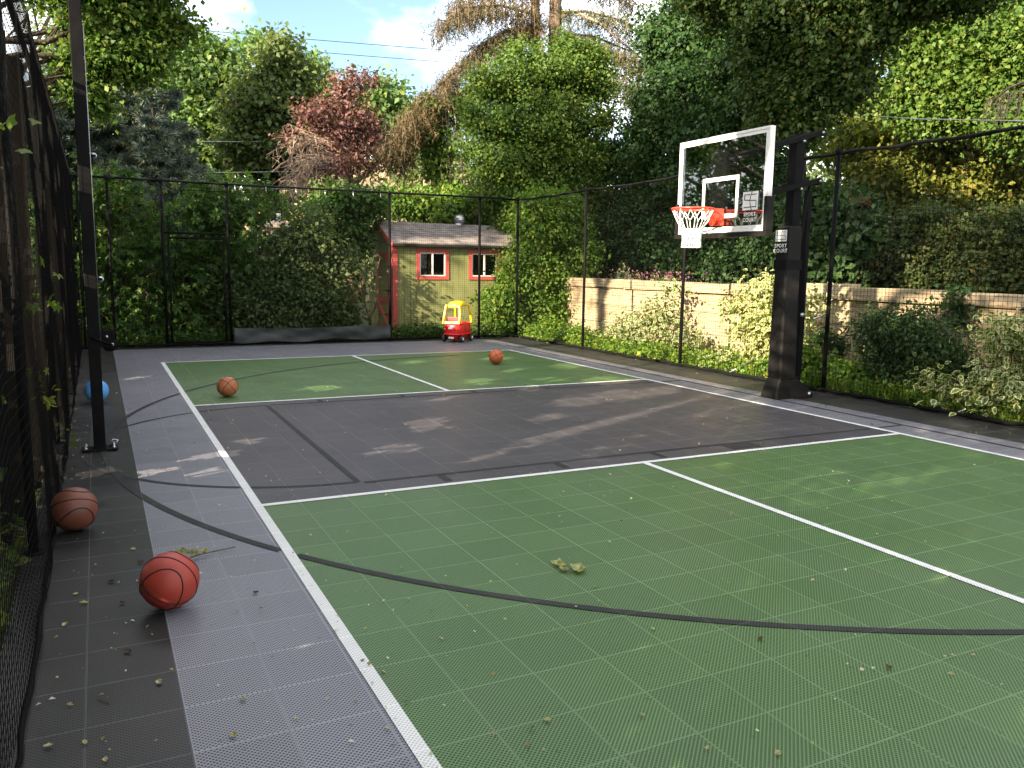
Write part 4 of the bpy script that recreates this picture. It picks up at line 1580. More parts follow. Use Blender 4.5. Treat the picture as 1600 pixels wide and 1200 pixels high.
# roof
ov = .13
sl_ = (RZs - EZ) / (RY - SY)
deck = MB()
fy = SY - ov
deck.add([(SX0 - .06, fy, EZ - ov * sl_), (SX1 + .1, fy, EZ - ov * sl_), (SX1 + .1, RY, RZs), (SX0 - .06, RY, RZs),
          (SX0 - .06, fy, EZ - ov * sl_ + .03), (SX1 + .1, fy, EZ - ov * sl_ + .03), (SX1 + .1, RY, RZs + .03), (SX0 - .06, RY, RZs + .03)],
         [(0, 1, 2, 3), (7, 6, 5, 4), (0, 4, 5, 1), (3, 2, 6, 7), (0, 3, 7, 4), (1, 5, 6, 2)])
deck.add([(SX0 - .06, RY + .001, RZs), (SX1 + .1, RY + .001, RZs), (SX1 + .1, SYR + .1, RZs - .48), (SX0 - .06, SYR + .1, RZs - .48),
          (SX0 - .06, RY + .001, RZs + .03), (SX1 + .1, RY + .001, RZs + .03), (SX1 + .1, SYR + .1, RZs - .45), (SX0 - .06, SYR + .1, RZs - .45)],
         [(0, 1, 2, 3), (7, 6, 5, 4), (0, 4, 5, 1), (3, 2, 6, 7), (0, 3, 7, 4), (1, 5, 6, 2)])
roof_o = sb(deck, 'roof', M['shingle'])
sh = MB()
rows = 11
slen = math.hypot(RY - fy, RZs - (EZ - ov * sl_))
for r in range(rows):
    f0, f1 = r / rows, (r + 1.25) / rows
    x = SX0 - .075 - random.random() * .2
    while x < SX1 + .1:
        w_ = random.uniform(.16, .30)
        a, b = max(x, SX0 - .075) + .002, min(x + w_, SX1 + .11) - .002
        if b > a:
            lift = random.uniform(0, .006)
            y0, y1 = fy + (RY - fy) * f0 - .01, fy + (RY - fy) * min(f1, 1.01)
            z0, z1 = EZ - ov * sl_ + .046 + (y0 - fy) * sl_ + lift, EZ - ov * sl_ + .034 + (y1 - fy) * sl_
            sh.add([(a, y0, z0 - .014), (b, y0, z0 - .014), (b, y0, z0), (a, y0, z0), (a, y1, z1), (b, y1, z1)], [(0, 1, 2, 3), (3, 2, 5, 4)])
        x += w_
tag(sb(sh, 'shingle', M['shingle'], roof_o), kind='stuff')
sb(MB().bar((SX0 - .075, fy - .02, EZ - ov * sl_ - .03), (SX0 - .075, RY, RZs - .03), .025, .10), 'barge_board', M['shed_red'], roof_o)
sb(MB().bar((SX0 - .06, fy - .012, EZ - ov * sl_ - .012), (SX1 + .1, fy - .012, EZ - ov * sl_ - .012), .02, .055), 'fascia', M['dark_in'], roof_o)
# windows
for (a, b) in (W1, W2):
    mb = MB()
    t_ = .085
    mb.box(a, b, SY - .024, SY - .004, WZ1 - t_, WZ1)
    mb.box(a, b, SY - .024, SY - .004, WZ0, WZ0 + t_)
    mb.box(a, a + t_, SY - .022, SY - .004, WZ0 + t_, WZ1 - t_)
    mb.box(b - t_, b, SY - .022, SY - .004, WZ0 + t_, WZ1 - t_)
    wo = sb(mb, 'window', M['shed_red'])
    ia, ib, iz0, iz1 = a + t_, b - t_, WZ0 + t_, WZ1 - t_
    mb = MB()
    f_ = .026
    mb.box(ia, ib, SY - .012, SY + .03, iz1 - f_, iz1)
    mb.box(ia, ib, SY - .012, SY + .03, iz0, iz0 + f_)
    mb.box(ia, ia + f_, SY - .010, SY + .03, iz0 + f_, iz1 - f_)
    mb.box(ib - f_, ib, SY - .010, SY + .03, iz0 + f_, iz1 - f_)
    mid = (ia + ib) / 2
    mb.box(mid - .018, mid + .018, SY - .014, SY + .028, iz0 + f_, iz1 - f_)
    sb(mb, 'frame', M['win_frame'], wo)
    for (pa, pb) in ((ia + f_, mid - .018), (mid + .018, ib - f_)):
        sb(MB().box(pa, pb, SY + .012, SY + .016, iz0 + f_, iz1 - f_), 'pane', M['win_glass'], wo)
    if a == W2[0]:
        for k in range(12):
            zz = iz0 + .05 + k * (iz1 - iz0 - .08) / 12
            sb(MB().box(mid + .03, ib - f_ - .005, SY + .05, SY + .075, zz, zz + .006), 'blind_slat', M['win_frame'], wo)
# door on the end wall
dy0, dy1, dz1 = SY + .28, SY + 1.12, 1.86
mb = MB()
mb.box(SX0 - .018, SX0 - .002, dy0, dy0 + .10, -.02, dz1)
mb.box(SX0 - .018, SX0 - .002, dy1 - .10, dy1, -.02, dz1)
mb.box(SX0 - .020, SX0 - .003, dy0 + .1, dy1 - .1, dz1 - .16, dz1)
mb.box(SX0 - .020, SX0 - .003, dy0 + .1, dy1 - .1, .72, .85)
mb.box(SX0 - .020, SX0 - .003, dy0 + .1, dy1 - .1, .05, .22)
do = sb(mb, 'door', M['shed_red'])
sb(MB().bar((SX0 - .026, dy0 + .1, .22), (SX0 - .026, dy1 - .1, .72), .012, .07, (1, 0, 0)), 'brace', M['shed_red'], do)
sb(MB().box(SX0 - .05, SX0 - .02, dy0 + .02, dy0 + .16, .98, 1.01), 'latch', M['black_steel'], do)
# turbine vent
vx = at_y(717, 345, RY)[0]
tv_ = empty('roof_vent', (0, 0, 0))
tv_.parent = shed
sb(MB().lathe([(.10, RZs - .03), (.10, RZs + .06), (.085, RZs + .06)], 18, c=(vx, RY - .02, 0)), 'collar', M['galv'], tv_)
prof = [(.085, .06), (.125, .09), (.145, .14), (.14, .19), (.11, .235), (.06, .262), (.01, .27)]
for k in range(18):
    mb = MB()
    a0 = 2 * math.pi * k / 18
    vsx, fsx = [], []
    for i, (r, h) in enumerate(prof):
        for s in (0, 1):
            a = a0 + s * .30
            rr = r * (1.0 if s else .93)
            vsx.append((vx + rr * math.cos(a), RY - .02 + rr * math.sin(a), RZs + h))
    for i in range(len(prof) - 1):
        fsx.append((2 * i, 2 * i + 1, 2 * i + 3, 2 * i + 2))
    mb.add(vsx, fsx)
    sb(mb, 'vane', M['galv'], tv_)

# ------------------------------------------------------------------ far hut roof behind the hedge
M['tan_roof'] = simple('tan_rounded_roof', (.42, .33, .24), .8, .2)
hp = at_y(428, 352, 16.5)
hut = empty('hut', (hp[0], 16.5, 0), label='tan round-roofed hut with white vent pipe behind the hedge', cat='hut')
MB().lathe([(.42, -.05), (.42, hp[2] - .05)], 20).build('wall', M['tan_roof'], hut)
MB().lathe([(.50, hp[2] - .08), (.47, hp[2] - .02), (.38, hp[2] + .06), (.22, hp[2] + .10), (.05, hp[2] + .115)], 24).build('roof', M['tan_roof'], hut)
MB().tube([(.10, -.1, hp[2] + .08), (.10, -.1, hp[2] + .30)], .055, 12).build('vent_pipe', M['win_frame'], hut)

# ------------------------------------------------------------------ vegetation
# creeper hedge behind the back fence, left part
hx0, hx1 = -1.6, 2.0
hb = []
for k in range(46):
    x_ = rng.uniform(hx0, hx1)
    z_ = rng.uniform(.1, 2.95)
    hb.append(((x_, 12.05 + .25 * rng.random() + (.25 if z_ < 1.3 else 0), z_), (.55, .38, .42)))
ch = empty('creeper_hedge', (.2, 12.1, 0), label='dark climbing creeper hedge behind the gate', cat='hedge')
sub = lambda bl, o: [(np.array(b[0]) - np.array(o), b[1]) for b in bl]
foliage('foliage', sub(hb, (.2, 12.1, 0)), 11000, .125, M['L_creeper'], ch, T_PALM, per=6, clump=.15, up=.35, outw=.4, droop=1.1, jit=.5)
mb = MB()
for k in range(14):
    x_ = rng.uniform(hx0, hx1) - .2
    mb.tube(wobble((x_, .15, -.05), (x_ + rng.uniform(-.4, .4), .05, 2.6), 6, .04), [.03, .026, .022, .018, .014, .008], 5)
mb.build('stem', M['bark_dark'], ch)
# second hedge bank, lower and greyer, between gate and shed
hb = []
for k in range(60):
    x_ = rng.uniform(1.5, 3.95)
    top = 2.15 + (.6 if x_ > 3.2 else 0) + .25 * math.sin(x_ * 3) - (.25 if 2.0 < x_ < 2.9 else 0)
    z_ = rng.uniform(.1, top - .2)
    hb.append(((x_, 12.15 + .5 * rng.random() - .25 * (z_ < 1.2), z_), (.48, .42, .40)))
sh2 = empty('shrub_bank', (3.1, 12.3, 0), label='mixed grey-green shrub bank between the gate and the shed', cat='shrub')
foliage('foliage', sub(hb, (3.1, 12.3, 0)), 42000, .085, M['L_shrub'], sh2, T_LEAF, per=9, clump=.14, up=.4, outw=.5, droop=.7, jit=.6)
mb = MB()
for k in range(16):
    x_ = rng.uniform(-1.4, 1.5)
    mb.tube(wobble((x_, rng.uniform(-.2, .3), -.05), (x_ + rng.uniform(-.3, .3), rng.uniform(-.3, .2), 1.9), 6, .04), [.022, .02, .017, .014, .01, .005], 5)
mb.build('stem', M['bark'], sh2)
# bright vine mound over the shed side and behind it
vb = [px_blob(u, v, r, y=13.6) for u, v, r in ((510, 325, (34, 26)), (545, 312, (40, 24)), (578, 322, (26, 24)), (540, 350, (36, 28)), (555, 380, (20, 30)), (525, 370, (34, 30)))]
vm = empty('vine_mound', (4.2, 13.6, 0), label='leafy vine mound leaning on the door side of the shed', cat='vine')
foliage('foliage', sub(vb, (4.2, 13.6, 0)), 9000, .10, M['L_creeper'], vm, T_LEAF, per=9, clump=.16, up=.6, outw=.5, droop=.8)
mb = MB()
for k in range(5):
    mb.tube(wobble((rng.uniform(-.4, .4), 0, -.05), (rng.uniform(-.6, .5), 0, 2.6), 6, .05), [.03, .028, .024, .02, .014, .008], 5)
mb.build('stem', M['bark'], vm)
vb = [px_blob(u, v, r, y=15.6) for u, v, r in ((625, 315, (30, 22)), (665, 318, (34, 20)), (705, 318, (34, 20)), (745, 325, (34, 24)), (780, 330, (30, 28)), (690, 335, (50, 14)))]
mk = make_tree('bushy_tree', 'low bushy green tree peeking over the shed roof', (6.9, 15.6, -.05), vb, 14000, .10, 'L_lime', 'bark', .09, limbs=4, per=9, clump=.18, droop=.7)

# tall ivy-clad mass at the corner, sunlit
vb = [px_blob(u, v, r, y=13.9) for u, v, r in ((795, 122, (40, 36)), (855, 110, (46, 40)), (765, 170, (36, 44)), (758, 128, (22, 20)), (745, 104, (12, 20)), (815, 82, (18, 20)), (882, 74, (16, 18)), (912, 82, (14, 20)), (782, 98, (14, 16)),  (925, 105, (34, 34)), (935, 170, (34, 50)), (780, 300, (40, 40)), (935, 330, (30, 40)), (830, 190, (75, 60)), (900, 170, (45, 70)), (790, 250, (55, 55)), (860, 270, (70, 60)), (915, 260, (35, 60)),
                                                 (830, 330, (66, 52)), (880, 345, (62, 56)), (800, 380, (44, 50)), (860, 400, (60, 50)), (915, 390, (40, 50)), (745, 215, (24, 40)), (905, 120, (26, 34)))]
make_tree('ivy_clad_tree', 'tall sunlit ivy-covered tree rising beyond the shed corner', (9.6, 14.2, -.05), vb, 105000, .080, 'L_ivy', 'bark', .20, limbs=6, per=16, clump=.17, shell=.35, droop=.6, tmpl=T_LEAF, voids=2.7, lam=.75)
# climbing greens at the fence corner, nearer
vb = [px_blob(u, v, r, y=12.1) for u, v, r in ((825, 345, (34, 44)), (865, 340, (50, 50)), (905, 400, (34, 44)), (840, 400, (34, 40)), (870, 430, (34, 46)), (830, 450, (26, 40)), (850, 490, (36, 36)), (885, 480, (22, 30)), (800, 430, (18, 40)), (775, 470, (26, 26)), (790, 500, (34, 24)))]
cg = empty('climbing_shrub', (9.0, 12.1, 0), label='sunlit green climbing shrub between the shed and the stone wall', cat='shrub')
foliage('foliage', sub(vb, (9.0, 12.1, 0)), 34000, .075, M['L_lime'], cg, T_LEAF, per=9, clump=.13, up=.4, outw=.5, droop=.6, zmin=.02, voids=2.2)
mb = MB()
for k in range(9):
    x_ = rng.uniform(-1.2, .6)
    mb.tube(wobble((x_, rng.uniform(-.2, .2), -.05), (x_ + rng.uniform(-.3, .5), 0, rng.uniform(1.5, 3.0)), 6, .05), [.022, .02, .018, .015, .01, .005], 5)
mb.build('stem', M['bark'], cg)

# ivy column left of it (ivy-wrapped dead trunk)
vb = [px_blob(u, v, r, y=16.5) for u, v, r in ((672, 190, (16, 22)), (678, 220, (18, 24)), (684, 255, (18, 26)), (692, 290, (18, 28)), (668, 170, (22, 16)))]
b0 = at_y(690, 420, 16.5)
make_tree('ivy_column', 'ivy-wrapped dead trunk under the browned conifer boughs', (b0[0], 16.5, -.05), vb, 7000, .10, 'L_ivy', 'bark', .14, limbs=2, per=9, clump=.14, droop=.9)

# blue spruces
def spruce(name, label, base, height, rad, n_whorl, mat, group=None, tuft=.17, dens=1.0):
    t = empty(name, base, label=label, cat='tree', group=group)
    MB().tube([(0, 0, -.1), (0, 0, height * .5), (0, 0, height)], [height * .022, height * .014, .02], 8).build('trunk', M['bark'], t)
    P, T_, S = [], [], []
    lb = MB()
    for i in range(n_whorl):
        f = (i + .5) / n_whorl
        z0 = height * (.08 + .9 * f)
        L = rad * (1 - f) ** .8 + .15
        nb_ = int(6 + 5 * (1 - f))
        for j in range(nb_):
            a = 2 * math.pi * (j + random.random() * .7) / nb_ + i
            LL = L * random.uniform(.75, 1.12)
            pts = []
            for k in range(6):
                s = k / 5
                pts.append((LL * s * math.cos(a), LL * s * math.sin(a), z0 - LL * .30 * s + LL * .22 * s * s))
            lb.tube(pts, [.03, .025, .02, .015, .01, .006], 4, cap=False)
            m_ = int(LL * 34 * dens)
            for _ in range(m_):
                s = random.random() ** .7
                w = LL * .26 * (1.05 - s) + .05
                k = min(4, int(s * 5))
                q = np.array(pts[k]) + (np.array(pts[k + 1]) - np.array(pts[k])) * (s * 5 - k)
                o_ = random.uniform(-1, 1)
                q = q + np.array([-math.sin(a) * o_ * w, math.cos(a) * o_ * w, -abs(o_) * w * .35 + random.uniform(-.05, .05)])
                P.append(q)
                T_.append((math.cos(a) * .8 - math.sin(a) * o_ * 1.1, math.sin(a) * .8 + math.cos(a) * o_ * 1.1, random.uniform(-.1, .35)))
    lb.build('limb', M['bark_dark'], t)
    P, T_ = np.array(P), np.array(T_)
    k = len(P)
    me_ = leaf_mesh('crown', P, rand_unit(k) + np.array([0, 0, 1.0]), T_ + rng.normal(size=(k, 3)) * .2, tuft * (.7 + .6 * rng.random(k)), T_TUFT, rng.random(k))
    link('crown', me_, M[mat], t)
    return t


b0 = at_y(175, 430, 21)
spruce('blue_spruce', 'tall blue spruce behind the creeper hedge', (b0[0], 21, 0), 10.5, 3.6, 24, 'L_spruce', tuft=.27, dens=2.6)
b0 = at_y(262, 430, 19)
spruce('blue_spruce', 'shorter silvery blue spruce behind the creeper hedge', (b0[0] - .2, 19, 0), 5.6, 2.1, 15, 'L_spruce', tuft=.23, dens=2.6)

# broadleaf trees beyond the hedge
vb = [px_blob(u, v, r, y=27) for u, v, r in ((325, 90, (34, 30)), (300, 130, (44, 38)), (345, 140, (34, 36)), (315, 190, (44, 36)), (275, 185, (30, 30)), (350, 200, (30, 34)), (330, 240, (40, 30)), (280, 110, (24, 30)))]
b0 = at_y(318, 430, 27)
make_tree('ash_tree', 'light green airy ash tree beside the spruces', (b0[0], 27, -.05), vb, 17000, .20, 'L_pale', 'bark_dark', .22, per=10, clump=.38, shell=.45)
vb = [px_blob(u, v, r, y=24) for u, v, r in ((440, 70, (16, 22)), (435, 100, (28, 26)), (425, 140, (46, 34)), (465, 145, (30, 36)), (395, 170, (40, 36)), (440, 190, (56, 40)), (385, 225, (40, 36)), (430, 245, (56, 36)), (480, 220, (34, 40)), (470, 110, (16, 16)))]
b0 = at_y(432, 430, 24)
make_tree('maple_tree', 'tall olive-green pointed maple beside the purple plum', (b0[0], 24, -.05), vb, 30000, .165, 'L_oliv', 'bark_dark', .25, per=12, clump=.30, shell=.45, tmpl=T_LEAF)
vb = [px_blob(u, v, r, y=30) for u, v, r in ((400, 80, (24, 26)), (480, 110, (22, 26)), (600, 150, (34, 26)), (620, 190, (36, 34)), (500, 150, (28, 30)), (635, 225, (30, 30)), (590, 200, (34, 40)), (545, 200, (44, 40)))]
b0 = at_y(560, 430, 30)
make_tree('pale_tree', 'pale green locust tree far behind the purple plum', (b0[0], 30, -.05), vb, 15000, .22, 'L_pale', 'bark', .22, per=10, clump=.42, shell=.4)
# purple plum with dead weeping twigs
vb = [px_blob(u, v, r, y=20) for u, v, r in ((540, 130, (26, 20)), (575, 125, (16, 12)), (535, 160, (30, 22)), (485, 180, (26, 18)), (560, 190, (36, 24)), (520, 205, (36, 22)), (575, 220, (24, 20)), (455, 215, (16, 9)), (535, 245, (34, 22)), (580, 258, (18, 14)), (510, 275, (30, 16)))]
b0 = at_y(552, 430, 20)
pp = make_tree('purple_plum', 'purple-leaved plum tree with bare dead twigs', (b0[0], 20, -.05), vb, 7000, .11, 'L_purple', 'bark_warm', .15, per=10, clump=.20, shell=.35, limbs=9)
tw = MB()
for (u0, v0, u1, v1, n_) in ((560, 260, 505, 215, 26), (540, 250, 480, 250, 34), (545, 235, 470, 205, 26), (560, 220, 540, 170, 14), (530, 260, 470, 275, 34), (570, 230, 590, 180, 14)):
    for k in range(n_):
        a = at_y(u0 + rng.normal() * 6, v0 + rng.normal() * 6, 19.9) - np.array(pp.location)
        m_ = at_y(u1 + rng.normal() * 14, v1 + rng.normal() * 10 - 14, 19.6 + rng.random()) - np.array(pp.location)
        e = at_y(u1 - 14 + rng.normal() * 18, v1 + 26 + rng.normal() * 18, 19.5 + rng.random()) - np.array(pp.location)
        pts = []
        for s in np.linspace(0, 1, 7):
            pts.append(tuple((1 - s) ** 2 * a + 2 * s * (1 - s) * m_ + s * s * e + rng.normal(size=3) * .02))
        tw.tube(pts, [.016, .014, .012, .010, .008, .007, .005], 3, cap=False)
        for _ in range(3):
            q = np.array(pts[rng.integers(3, 6)])
            tw.tube([tuple(q), tuple(q + rng.normal(size=3) * np.array([.12, .1, .08]) - np.array([.06, 0, .1])), tuple(q + rng.normal(size=3) * .15 - np.array([.12, 0, .38]))], [.007, .006, .004], 3, cap=False)
tw.build('dead_twig', M['bark_pale'], pp)

# old conifer with browned drooping boughs
cb = at_y(852, 430, 17.5)
oc = empty('old_conifer', (cb[0], 17.5, 0), label='old twin-trunked conifer with browned drooping boughs', cat='tree')
C0 = np.array(oc.location)
for (u0, u1, r0) in ((838, 836, .15), (866, 868, .20)):
    pts = [at_y(u0 + 6 * (1 if u0 < 850 else -1), 420, 17.5) - C0, at_y(u0, 150, 17.5) - C0, at_y(u1, 0, 17.5) - C0, at_y(u1, -160, 17.5) - C0]
    MB().tube([tuple(p) for p in pts], [r0 * 1.5, r0 * 1.1, r0 * .95, r0 * .6], 10).build('trunk', M['bark'], oc)


def bough(path, mat, y0, dens=1.0, hang=.55, thick=.05, wid=.35, bare=0.0):
    P3 = [at_y(u, v, y0 + yo) - C0 for u, v, yo in path]
    # resample
    seg = [np.linalg.norm(P3[i + 1] - P3[i]) for i in range(len(P3) - 1)]
    L = sum(seg)
    lb = MB()
    lb.tube([tuple(p) for p in P3], [thick * (1 - .8 * i / (len(P3) - 1)) for i in range(len(P3))], 6)
    n_ = int(L * 190 * dens)
    P, T_, S = [], [], []
    for _ in range(n_):
        s = random.random() * L
        i = 0
        while i < len(seg) - 1 and s > seg[i]:
            s -= seg[i]
            i += 1
        q = P3[i] + (P3[i + 1] - P3[i]) * (s / seg[i])
        q = q + np.array([random.gauss(0, wid * .5), random.gauss(0, wid), random.gauss(0, .07)])
        hl = hang * random.uniform(.4, 1.3)
        lat = np.array([random.gauss(0, .20), random.gauss(0, .20), -1.0])
        m_ = random.randint(3, 5)
        for k in range(m_):
            P.append(q + lat * hl * k / m_)
            T_.append(lat + np.array([random.gauss(0, .45), random.gauss(0, .45), random.gauss(0, .2)]))
        if random.random() < .10:
            lb.tube([tuple(P3[i] + (P3[i + 1] - P3[i]) * (s / seg[i])), tuple(q), tuple(q + lat * hl * .6 + rng.normal(size=3) * .04), tuple(q + lat * hl * 1.25)], [.012, .010, .008, .004], 3, cap=False)
    lb.build('limb', M['bark_pale'] if bare else M['bark'], oc)
    P, T_ = np.array(P), np.array(T_)
    k = len(P)
    me_ = leaf_mesh('needles', P, rand_unit(k), T_, .24 * (.6 + .8 * rng.random(k)), T_SPRAY, rng.random(k))
    link('bough', me_, M[mat], oc)


bough([(845, 25, 0), (780, 8, -.3), (725, 12, -.8), (688, 42, -1.2)], 'L_brown', 17.5, .9, .55)
bough([(845, -10, 0), (790, -25, .3), (740, -10, .5), (705, 5, .6)], 'L_brown', 17.5, .8, .5)
bough([(842, 40, 0), (790, 48, -.3), (750, 72, -.7), (705, 118, -1.0), (665, 152, -1.2), (628, 190, -1.4)], 'L_brown', 17.5, 1.1, .55, .07)
bough([(760, 130, -.2), (710, 150, -.6), (660, 175, -1.0), (600, 235, -1.6)], 'L_brown', 17.5, 1.3, .5, .06)
bough([(745, 160, 0), (690, 180, -.2), (640, 215, -.4), (612, 262, -.6)], 'L_brown', 17.3, .8, .6, .05)
bough([(868, 20, 0), (915, 18, -.3), (965, 30, -.6), (1010, 60, -.9)], 'L_conifer', 17.5, .8, .45)
bough([(868, 50, 0), (930, 58, .2), (985, 80, .5), (1030, 110, .8)], 'L_brown', 17.5, .6, .4)
bough([(868, 85, 0), (920, 78, -.5), (970, 85, -1.0), (1015, 110, -1.4)], 'L_conifer', 17.5, .8, .45)
bough([(868, 120, 0), (925, 108, -.4), (975, 118, -.8), (1005, 150, -1.0)], 'L_conifer', 17.5, .8, .5)
bough([(875, 150, 0), (930, 130, -.6), (975, 135, -1.0), (1010, 170, -1.2)], 'L_brown', 17.5, .6, .5)
bough([(840, 90, 0), (800, 82, .2), (770, 95, .3)], 'L_conifer', 17.5, .5, .4)
bough([(862, -30, 0), (910, -35, .2), (960, -20, .4), (1000, 10, .5)], 'L_brown', 17.5, .8, .5)
MB().tube([tuple(at_y(u, v, 16.8) - C0) for u, v in ((905, 22), (935, 35), (965, 60), (996, 86))], [.05, .04, .035, .02], 6).build('dead_limb', M['bark_pale'], oc)
MB().tube([tuple(at_y(u, v, 16.6) - C0) for u, v in ((745, 75), (720, 110), (690, 140), (668, 165))], [.02, .018, .015, .01], 5).build('dead_limb', M['bark_pale'], oc)
for k in range(5):
    u = 700 + 8 * rng.normal()
    MB().tube([tuple(at_y(u + 3 * rng.normal(), v, 16.2) - C0) for v in (150, 190, 225, 260, 285)], .012, 4).build('hanging_twig', M['bark_pale'], oc)

# dark maples on the terrace
vb = [px_blob(u, v, r, x=12.5) for u, v, r in ((1055, 60, (60, 55)), (1100, 40, (70, 60)), (1030, 165, (50, 55)), (1080, 140, (80, 70)), (1160, 110, (80, 80)), (1040, 230, (70, 60)), (1130, 210, (80, 70)), (1190, 190, (60, 60)), (1110, 290, (90, 50)), (1010, 300, (60, 50)), (960, 260, (36, 50)), (1180, 280, (60, 50)), (1150, 20, (80, 60)))]
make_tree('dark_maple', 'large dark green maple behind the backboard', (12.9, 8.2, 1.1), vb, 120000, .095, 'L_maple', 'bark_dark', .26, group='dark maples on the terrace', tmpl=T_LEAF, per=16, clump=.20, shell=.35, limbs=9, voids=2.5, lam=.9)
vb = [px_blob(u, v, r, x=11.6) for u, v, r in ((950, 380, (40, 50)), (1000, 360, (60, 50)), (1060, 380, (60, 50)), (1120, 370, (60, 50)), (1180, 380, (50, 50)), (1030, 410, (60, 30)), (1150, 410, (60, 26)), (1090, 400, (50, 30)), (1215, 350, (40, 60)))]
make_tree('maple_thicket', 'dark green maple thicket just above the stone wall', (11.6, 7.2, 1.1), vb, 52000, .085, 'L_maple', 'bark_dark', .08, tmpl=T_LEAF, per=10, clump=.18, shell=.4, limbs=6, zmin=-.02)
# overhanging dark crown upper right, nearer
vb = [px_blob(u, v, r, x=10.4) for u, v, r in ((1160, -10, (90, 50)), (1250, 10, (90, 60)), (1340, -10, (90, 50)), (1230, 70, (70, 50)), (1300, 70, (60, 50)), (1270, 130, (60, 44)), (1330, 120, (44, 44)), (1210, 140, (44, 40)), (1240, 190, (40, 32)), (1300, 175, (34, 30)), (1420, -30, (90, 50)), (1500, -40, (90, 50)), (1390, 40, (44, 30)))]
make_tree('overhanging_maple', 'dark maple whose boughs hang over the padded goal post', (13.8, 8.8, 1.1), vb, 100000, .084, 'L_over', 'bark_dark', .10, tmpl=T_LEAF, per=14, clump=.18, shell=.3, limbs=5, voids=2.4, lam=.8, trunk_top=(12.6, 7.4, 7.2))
# sunlit trees far right
vb = [px_blob(u, v, r, x=17.5) for u, v, r in ((1480, 30, (80, 40)), (1560, 60, (70, 50)), (1450, 100, (60, 50)), (1530, 130, (60, 44)), (1590, 130, (44, 60)), (1430, 150, (44, 40)), (1470, 180, (40, 34)), (1600, 200, (40, 40)), (1640, 60, (60, 80)))]
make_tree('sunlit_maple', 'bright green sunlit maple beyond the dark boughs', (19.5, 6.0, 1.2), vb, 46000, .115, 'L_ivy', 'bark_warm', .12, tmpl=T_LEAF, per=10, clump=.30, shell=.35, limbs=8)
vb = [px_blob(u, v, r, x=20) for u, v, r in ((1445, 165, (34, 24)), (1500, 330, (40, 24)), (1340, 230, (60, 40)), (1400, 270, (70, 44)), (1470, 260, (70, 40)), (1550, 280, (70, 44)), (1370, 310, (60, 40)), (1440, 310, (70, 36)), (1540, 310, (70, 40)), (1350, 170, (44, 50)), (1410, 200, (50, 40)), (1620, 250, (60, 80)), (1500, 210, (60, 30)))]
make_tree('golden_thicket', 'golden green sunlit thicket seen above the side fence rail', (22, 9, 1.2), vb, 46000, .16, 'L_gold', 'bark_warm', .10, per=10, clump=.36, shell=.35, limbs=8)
t = empty('leaning_trunk', tuple(at_x(1475, 300, 19.5)), label='leaning bare reddish trunk among the golden thicket', cat='tree trunk')
q0 = np.array(t.location)
MB().tube([tuple(at_x(u, v, 19.5) - q0) for u, v in ((1482, 420), (1478, 270), (1468, 225), (1442, 190), (1425, 150), (1400, 90))], [.11, .085, .08, .07, .05, .03], 8).build('trunk', M['bark_warm'], t)
MB().tube([tuple(at_x(u, v, 19.4) - q0) for u, v in ((1475, 265), (1450, 262), (1428, 263))], [.04, .035, .02], 6).build('limb', M['bark_dark'], t)
t = empty('broken_trunk', tuple(at_x(1505, 300, 19.2)), label='broken orange-barked trunk above the dark hedge', cat='tree trunk')
q0 = np.array(t.location)
MB().tube([tuple(at_x(u, v, 19.2) - q0) for u, v in ((1506, 430), (1508, 295), (1510, 262), (1516, 240))], [.13, .07, .13, .11], 9).build('trunk', M['bark_warm'], t)
t = empty('bare_trunk', tuple(at_x(1358, 200, 20)), label='pinkish bare trunk between the dark maple boughs', cat='tree trunk')
q0 = np.array(t.location)
MB().tube([tuple(at_x(u, v, 20) - q0) for u, v in ((1352, 420), (1355, 190), (1360, 160), (1362, 140))], [.13, .10, .08, .04], 9).build('trunk', M['bark_warm'], t)
dt = empty('dead_bough', tuple(at_x(1590, 150, 13.5)), label='arching pale dead bough with hanging twigs', cat='branch')
q0 = np.array(dt.location)
mb = MB()
mb.tube([tuple(at_x(u, v, 13.5) - q0) for u, v in ((1680, 150), (1600, 128), (1575, 138), (1552, 158))], [.03, .025, .02, .012], 6)
for k in range(22):
    u0 = rng.uniform(1550, 1600)
    mb.tube([tuple(at_x(u0, 140 + (1590 - u0) * .3, 13.5) - q0), tuple(at_x(u0 - 8 + rng.normal() * 5, 162 + rng.normal() * 4, 13.5) - q0), tuple(at_x(u0 - 12 + rng.normal() * 8, 185 + rng.normal() * 7, 13.5) - q0)], [.011, .009, .005], 4)
mb.build('limb', M['bark_pale'], dt)

# hedge of shrubs on top of the wall
def terrace_shrub(label, blobs, n, size, mat, tmpl=T_LEAF, cat='shrub', name='terrace_shrub', **kw):
    c = np.mean([b[0] for b in blobs], 0)
    b0_ = np.array([c[0], c[1], 1.10])
    t_ = empty(name, b0_, label=label, cat=cat, group='shrubs above the stone wall')
    bl = sub(blobs, b0_)
    foliage('foliage', ragged(bl, 14), n, size, M[mat], t_, tmpl, zmin=-.04, **kw)
    mb_ = MB()
    for b in bl[:6]:
        mb_.tube(wobble((b[0][0] * .3, b[0][1] * .3, -.05), b[0], 4, .06), [.025, .02, .014, .006], 5)
    mb_.build('stem', M['bark_dark'], t_)
    return t_


